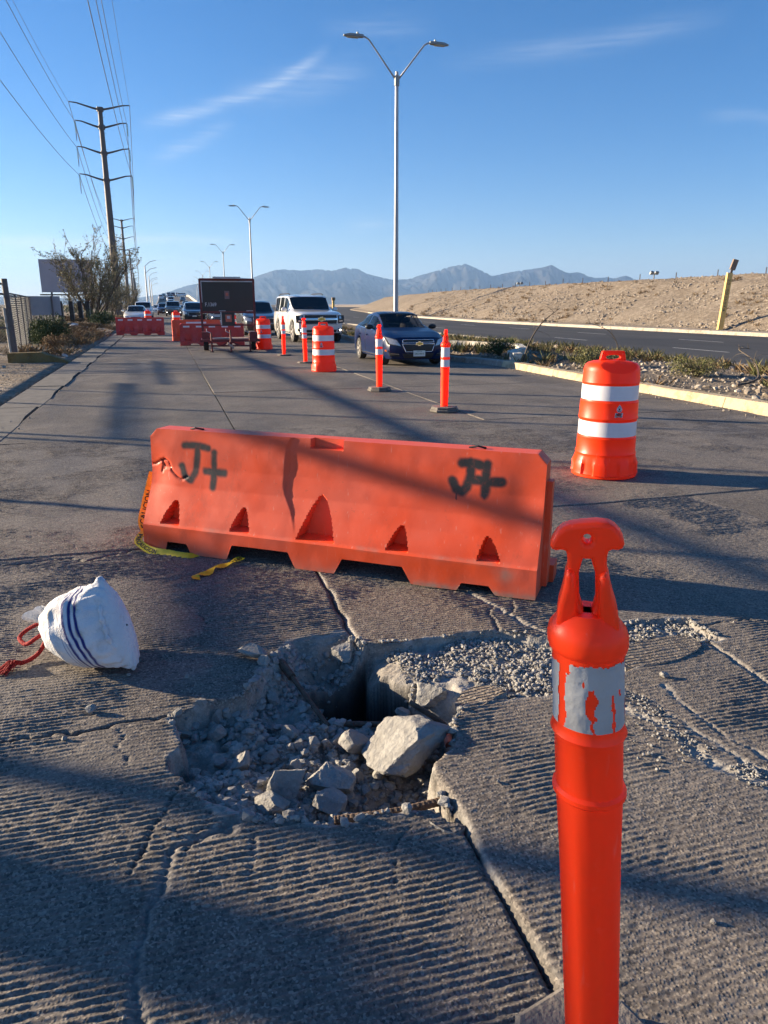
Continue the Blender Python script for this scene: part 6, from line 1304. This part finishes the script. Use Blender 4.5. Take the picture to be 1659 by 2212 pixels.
def tufts(name, label, cat, spots, m, seed, blades=16, h=.25, wdt=.012, spread=.10):
    rnd = np.random.RandomState(seed); V = []
    for (x, y, z, s_) in spots:
        a = rnd.uniform(0, 6.283, blades); ln = rnd.uniform(.2, 1.0, blades); hh = h * s_ * rnd.uniform(.45, 1.15, blades); b = np.stack([x + rnd.normal(0, spread * .5 * s_, blades), y + rnd.normal(0, spread * .5 * s_, blades), np.full(blades, z - .02)], -1)
        tip = b + np.stack([np.cos(a) * ln * spread * 2.2 * s_, np.sin(a) * ln * spread * 2.2 * s_, hh], -1); sd = np.stack([-np.sin(a), np.cos(a), a * 0], -1) * wdt * s_
        mid = (b + tip) / 2 + np.array([0, 0, 1.]) * (hh * .12)[:, None]
        V.append(np.stack([b - sd * .6, b + sd * .6, mid + sd, tip], 1)); V.append(np.stack([b - sd * .6, mid + sd, tip, mid - sd], 1))
    V = np.concatenate(V).reshape(-1, 3); o = link(name, fast_mesh(name, V, np.arange(len(V)).reshape(-1, 4)), m); return tag(o, label, cat, kind='stuff')
r_ = np.random.RandomState(12)
def med_z(x, y): return .06 + .06 * math.sin((x - 8.28) / 4.74 * math.pi) + .05 * float(fbm(np.array(y * .9), np.array(x * .9), 4, 71))
sp = [(x, y, med_z(x, y), r_.uniform(.4, 1.3)) for x, y in zip(r_.uniform(8.4, 12.9, 2600), r_.uniform(3, 45, 2600)) if vnoise(x * .55, y * .45, 3) > .47]
tufts('weeds', 'sparse green and yellow weeds covering the median', 'weeds', sp[::2], M_WEED, 13, 18, .26, .010, .11); tufts('dry_weeds', 'dry straw-coloured weeds on the median', 'weeds', sp[1::2], M_DRY, 14, 14, .20, .009, .13)
sp = [(x, y, .05 + .12 * float(sstep(-3.2, -6, np.array(x))), r_.uniform(.6, 1.7)) for x, y in zip(r_.uniform(-9, -2.8, 2600), r_.uniform(24, 90, 2600)) if vnoise(x * .5, y * .3, 4) > .50 + .12 * (x > -3.6)]
tufts('shoulder_weeds', 'rust-brown dry weeds along the dirt shoulder', 'weeds', sp, M_DRY, 15, 26, .20, .010, .17)
pts = []; 
for k in range(150):
    x, y = r_.uniform(-90, -9), r_.uniform(60, 330); s_ = r_.uniform(.5, 1.6); d = r_.normal(size=(90, 3)); pts.append(np.array([x, y, .4 * s_ - .1]) + d * np.array([.8, .8, .35]) * s_)
pts = np.concatenate(pts); pts = pts[pts[:, 2] > -.2]; v, f = cards(pts, .42, r_, .6); tag(link('far_scrub', fast_mesh('far_scrub', v, f), M_OLIVE), 'low scrub dotted over the plain beyond the fence', 'scrub', kind='stuff')
def stalk(label, pts, r0, twigs=10, seed=1):
    t = thing('bare_stalk', label, 'stalk', pts[0]); p0 = Vector(pts[0]); o_, s_, L = ribbon([tuple(Vector(p) - p0) for p in pts], lambda q: Vector((0, 1, .2)), .1, 24); rr = random.Random(seed)
    MB().tube(o_, [r0 * (1 - .8 * i / 23) for i in range(24)], 6).build('stem', M_BARK, t); mb = MB()
    for k in range(twigs):
        i = rr.randint(8, 22); d = Vector((rr.gauss(0, 1), rr.gauss(0, .6), rr.gauss(.2, .6))).normalized() * rr.uniform(.12, .4); mb.tube([o_[i], o_[i] + d * .6 + Vector((0, 0, .03)), o_[i] + d], [.006, .004, .002], 4, False)
    mb.build('twigs', M_BARK, t)
stalk('bare leaning stalk sticking up from the median kerb', [(8.45, 16.97, .05), (8.65, 17, .6), (8.95, 17.0, 1.05), (9.43, 17.0, 1.41)], .028, 16, 2)
stalk('thin arching stalk bowed over on the median', [(11.3, 17.2, .1), (11.25, 17.2, .5), (11.0, 17.3, .85), (10.5, 17.5, 1.05)], .016, 6, 3)
stalk('fallen branch lying across the median beyond the drum', [(9.6, 10.9, .12), (10.3, 11.2, .2), (10.8, 11.9, .45), (11.2, 12.8, .62), (11.7, 13.0, .6)], .022, 14, 4)
# stones of levee and median
n = NT('levee_stone'); c = n.mix(n.rng(n.noise(3, 3), .35, .65), (.23, .19, .15), (.46, .40, .33)); M_LST = n.set(col=c, rough=.95, spec=.1)
gz_rows = gv
def ground_at(x, y):
    i = int(np.clip(np.searchsorted(Ys, y), 1, len(Ys) - 1)); u = (y - Ys[i - 1]) / (Ys[i] - Ys[i - 1]); a = np.interp(x, gv[i - 1][:, 0], gv[i - 1][:, 2]); b = np.interp(x, gv[i][:, 0], gv[i][:, 2]); return a * (1 - u) + b * u
sp = []
for k in range(700):
    y = 16 + 90 * r_.rand() ** 1.4; x = float(xk(y)) + 1.6 + 9 * r_.rand() ** 1.5
    if vnoise(x * .4, y * .3, 8) > .5: sp.append((x, y, ground_at(x, y), r_.uniform(.5, 1.4)))
tufts('levee_weeds', 'scattered dry weeds on the levee slope', 'weeds', sp, M_DRY, 31, 14, .20, .014, .14)
P_ = []; S_ = []
for k in range(13000):
    y = 14 + 90 * r_.rand() ** 1.5; u = r_.rand(); x = float(xk(y)) + 1.7 + u * 8.8
    if vnoise(x * .5, y * .5, 6) < .36: continue
    P_.append((x, y, ground_at(x, y) + .01)); S_.append(.04 + .14 * r_.rand() ** 3.0 * (1.5 - u * .6))
scatter('levee_stones', 'countless stones strewn over the levee slope', 'stones', P_, S_, M_LST, 21, 1, squash=.7)
P_ = [(x, y, med_z(x, y) + .005) for x, y in zip(r_.uniform(8.4, 12.9, 3500), r_.uniform(5, 40, 3500)) if vnoise(x * .6, y * .6, 9) > .42]
scatter('median_stones', 'pale stones strewn over the median', 'stones', P_, .03 + .10 * r_.rand(len(P_)) ** 2.5, M_LST, 22, 1)
P_ = [(x, y, ground_at(x, y) + .005) for x, y in zip(r_.uniform(-7, -2.65, 900), r_.uniform(14, 60, 900))]
scatter('shoulder_stones', 'small stones and clods on the dirt shoulder', 'stones', P_, .02 + .09 * r_.rand(len(P_)) ** 3, M_LST, 23, 1)
P_ = [(x, y, .006) for x, y in zip(np.concatenate([r_.normal(7.85, .10, 260), r_.normal(-1.95, .12, 160)]), np.concatenate([r_.uniform(4.9, 18, 260), r_.uniform(5, 40, 160)]))]
scatter('kerbside_grit', 'grit and dirt gathered along the kerb and gutter', 'grit', P_, .008 + .03 * r_.rand(len(P_)) ** 3, M_LST, 24, 1)

# ------------------------------------------------------------------ roadside furniture on the left
M_STEEL = mat('weathered_steel_post', (.12, .105, .10), .6, .3, .2, 8); M_SIGNB = mat('grey_sign_back', (.30, .32, .34), .6, .2, .08, 3); M_CONC = mat('pale_fence_post', (.45, .42, .37), .85, 0, .2, 8); M_TIMBER = mat('dark_timber', (.035, .030, .027), .9, 0, .3, 10, .5, 30); M_LINK = mat('chain_link_wire', (.22, .22, .21), .6, .4)
def chain_panel(parent, a, b, h0, h1, pitch, r=.0028):
    a = Vector(a); b = Vector(b); L = (b - a).length; d = (b - a).normalized(); H = h1 - h0; mb = MB()
    for k in range(int(-H / pitch), int(L / pitch) + 1):
        for s_ in (0, 1):
            u0 = k * pitch; q0, q1 = (0, H); 
            lo, hi = max(0, -u0), min(H, L - u0)
            if hi - lo < .02: continue
            p0 = a + d * (u0 + lo) + Vector((0, 0, h0 + (lo if not s_ else H - lo))); p1 = a + d * (u0 + hi) + Vector((0, 0, h0 + (hi if not s_ else H - hi))); mb.tube([p0, p1], r, 3, False)
    return mb.build('chain_link', M_LINK, parent)
fn = thing('chain_link_fence', 'chain-link fence with a tall dark corner post at the dirt shoulder', 'fence', (-3.94, 22.58, 0))
MB().tube([(0, 0, -.1), (-.04, 0, 2.15)], .075, 10).build('post', M_STEEL, fn, True, 40); MB().tube([(-.09, .02, -.1), (-.12, .02, 1.4)], .05, 8).build('post', M_CONC, fn, True, 40)
for x in (-2.2, -4.4, -6.6): MB().tube([(x, 0, -.1), (x, 0, 2.05)], .04, 8).build('post', M_STEEL, fn, True, 40)
for z in (.88, 1.76, 2.02): MB().tube([(-.02, 0, z), (-6.6, 0, z + .03)], .028, 6).build('rail', M_STEEL, fn)
chain_panel(fn, (-6.6, 0, 0), (-.06, 0, 0), .05, 2.0, .075)
run = [(0, 0), (-1.0, 9), (-2.0, 18), (-2.9, 27), (-3.6, 36), (-4.0, 44)]
for (ax, ay), (bx, by) in zip(run[:-1], run[1:]):
    MB().tube([(ax, ay, 1.78), (bx, by, 1.78)], .026, 6).build('rail', M_STEEL, fn)
    for k in (1 / 3, 2 / 3, 1): MB().tube([(ax + (bx - ax) * k, ay + (by - ay) * k, -.1), (ax + (bx - ax) * k, ay + (by - ay) * k, 1.8)], .033, 6).build('post', M_STEEL, fn)
    chain_panel(fn, (ax, ay, 0), (bx, by, 0), .05, 1.75, .12, .003)
for x, y, lab in ((-5.69, 35.7, 'short pale concrete post under the grey sign back'), (-6.3, 42.8, 'short pale concrete post beyond the grey sign back'), (-7.2, 52, 'short pale concrete post near the timber posts')):
    o = MB().add(*bar((x, y, -.1), (x - .03, y, 1.05), .12)).build('fence_post', M_CONC); tag(o, lab, 'post', 'short concrete posts')
sg = thing('road_sign', 'grey back of a rectangular road sign on two steel posts', 'road sign', (-5.1, 36, 0), math.radians(6))
MB().box((-.86, -.03, 1.03), (.86, -.005, 1.83)).build('panel', M_SIGNB, sg)
for x in (-.5, .52): MB().add(*bar((x, -.06, -.1), (x, -.06, 1.84), .07)).build('post', M_STEEL, sg)
kw = MB().prism([(-3.95, .0), (-3.95, .27), (-3.15, .28), (-2.45, .02), (-2.55, -.05), (-3.6, -.05)], 21.5, 21.9, Matrix(((1, 0, 0, 0), (0, 0, 1, 0), (0, 1, 0, 0), (0, 0, 0, 1)))).build('kerb_end', kerb_mat('faded_ochre_kerb', (.24, .165, .065), (.22, .18, .12))); tag(kw, 'ochre painted sloping kerb end at the fence corner post', 'kerb end')
bb = thing('billboard', 'large blank lilac-grey billboard behind the bare mesquite', 'billboard', (-13.4, 125, 0), math.radians(-4))
MB().box((-3.7, -.2, 3.2), (3.7, .1, 7.9)).build('panel', mat('blank_billboard_sheet', (.34, .32, .36), .6, 0, .06, .6), bb); MB().box((-3.9, -.6, 2.75), (3.9, .3, 2.95)).build('catwalk', M_STEEL, bb)
for x in (-2.4, 0, 2.4): MB().add(*bar((x, .2, 0), (x, .2, 7.6), .25)).build('post', M_STEEL, bb)
for k, (x, y) in enumerate(((-7.75, 65.7), (-6.95, 65.6), (-6.35, 66.2), (-5.85, 67))):
    o = thing('timber_post', ['thick dark timber post closest to the grey sign back', 'thick dark timber post, second along from the grey sign back', 'thick dark timber post beside the leaning one', 'dark timber post nearest the mesquite trunk'][k], 'post', (x, y, 0), 0, 'dark timber posts'); MB().add(*bar((0, 0, -.1), (-.02, 0, 1.72), .26, .3)).build('shaft', M_TIMBER, o); MB().add(*bar((.16, .05, -.1), (.15, .05, 1.55), .07)).build('pale_strip', M_CONC, o)
o = MB().tube([(-4.95, 71, -.1), (-5.0, 71, 1.75)], .05, 8).build('marker_post', M_CONC); tag(o, 'slim pale marker post in front of the leafy mesquite', 'post')
M_LITTER = mat('pale_litter', (.62, .58, .55), .6, 0, .15, 12)
for x, y, s_, lab in ((-3.6, 25.6, .10, 'white scrap of litter in front of the dark green shrub'), (-2.85, 23.9, .14, 'crumpled white bag at the shoulder edge'), (-5.3, 50, .45, 'pink crumpled sheet lying by the timber posts'), (-4.3, 47, .28, 'white crumpled sheet lying in the dry weeds')):
    v, f = rock_shape(int(500 + y * 3), 2, 10, .2); o = link('litter', fast_mesh('litter', v * np.array([s_ * 1.3, s_, s_ * .6]), f), M_LITTER); o.location = (x, y, ground_at(x, y) - .01); tag(o, lab, 'litter')
# yellow warning posts on the right
M_YPOST = mat('yellow_post_paint', (.76, .49, .16), .6, 0, .12, 6)
yp = thing('marker_post', 'leaning square yellow post lettered NO GOLPEAR at the levee foot', 'marker post', (28.9, 34.6, .15), math.radians(-22)); yp.rotation_euler = (math.radians(2), math.radians(2.5), math.radians(-22))
MB().box((-.13, -.13, -.1), (.13, .13, 2.95)).build('post', M_YPOST, yp)
for k, ch in enumerate('NO GOLPEAR'):
    if ch == ' ': continue
    tv, tf = text_polys(ch, .17, .002); wd = max(x for x, q in tv); pydata('lettering', [(x - wd / 2, -.134, 2.5 - k * .165 + q) for x, q in tv], tf, M_TRIM, yp)
MB().add(*bar((.06, 0, 2.9), (.09, 0, 3.14), .10)).build('neck', M_STEEL, yp); MB().add(*bar((.09, 0, 3.10), (.20, 0, 3.62), .20, .26)).build('top_cap', mat('brown_marker_cap', (.22, .16, .12), .7), yp)
for q_ in ((-.02, 1.02),): MB().tube([(q_[0], -.128, q_[1]), (q_[0], -.136, q_[1])], .035, 8).build('bolt_hole', M_TRIM, yp)
yq = thing('marker_post', 'slim ochre post standing past the white four-wheel drive', 'marker post', (14.1, 64.5, .05)); MB().box((-.09, -.09, -.1), (.09, .09, 1.75)).build('post', M_YPOST, yq); MB().box((-.13, -.13, 1.75), (.13, .13, 2.0)).build('cap', mat('brown_cap', (.22, .15, .08), .7), yq)
# small fence posts along the levee crest
ct = 0
for k in range(26):
    y = 20 + k * 4.2; x = float(xk(y)) + 10.4; z = ground_at(x, y)
    o = MB().tube([(x, y, z - .1), (x, y, z + .42)], .035, 5).build('crest_post', M_STEEL); tag(o, 'tiny dark post standing on the levee crest', 'post', 'posts on the levee crest')
for x0, y0, lab in ((39.6, 56, 'twin floodlight head peeking over the levee crest beside the yellow post'), (43, 88, 'twin floodlight head peeking over the levee crest towards the mountains')):
    t = thing('floodlight', lab, 'floodlight', (x0, y0, 3.2)); MB().tube([(0, 0, -.3), (0, 0, .8)], .05, 6).build('pole', M_STEEL, t)
    for s_ in (-1, 1): MB().add(*bar((s_ * .24, -.05, .75), (s_ * .24, .07, .85), .30, .26)).build('lamp', M_HEAD, t)
# ------------------------------------------------------------------ unseen frame and posts, added to cast shadows on the road
gt = thing('shadow_frame', 'unseen frame of steel bars added to cast shadows on the road', 'shadow frame', (0, 0, 0))
kx, ky = -math.sin(-SUN_AZ), math.cos(SUN_AZ); ts = math.tan(SUN_EL)
def back(x, y, h): d = h / ts; return (x + kx * d, y + ky * d, h)
def beam(nm, a, b, h, w_, hh=None): MB().add(*bar(back(*a, h), back(*b, h), w_, hh)).build(nm, M_STEEL, gt)
HB = 2.9
beam('beam', (2.0, 26.5), (2.95, 5.2), HB, .08, .09)
beam('beam', (2.95, 5.2), (3.32, 2.2), HB, .07, .085)
beam('rail', (-.86, 15.6), (-.60, 8.9), HB, .05, .075); beam('rail', (-.25, 21.6), (-.06, 15.1), HB, .05, .06); beam('rail', (.13, 4.7), (.08, 3.15), HB, .09, .12)
b0, b1 = back(-.9, 22, HB + .4), back(.1, 3.0, HB + .4); MB().add(*bar(b0, b1, .03)).build('tie_rod', M_STEEL, gt)
for (x, y, h, w_, nm) in ((-.64, 2.45, 4.2, .11, 'post'), (-.545, 1.88, 2.94, .19, 'panel_post'), (-.50, 1.70, 4.2, .12, 'post'), (1.95, 26.9, 3.1, .15, 'post')):
    b_ = back(x, y, 2.7); MB().add(*bar((b_[0], b_[1], 0), (b_[0], b_[1], h), w_)).build(nm, M_STEEL, gt)
for a, b, k in (((-2.53, 12.9), 8, 0), ((-2.03, 9.85), 8, 1), ((-1.98, 9.5), 9.5, 2), ((-1.35, 6.3), 8, 3), ((-2.6, 15.0), 7, 4)):  # thin unseen posts added for narrow shadow lines across the lanes
    x, y = a[0] + kx * b, a[1] + ky * b; o = MB().tube([(x, y, -.1), (x, y, 4.2)], .045, 8).build('shadow_post', M_STEEL); tag(o, 'unseen slim steel post added beside the road to cast a shadow', 'post', 'unseen posts added for their shadows')
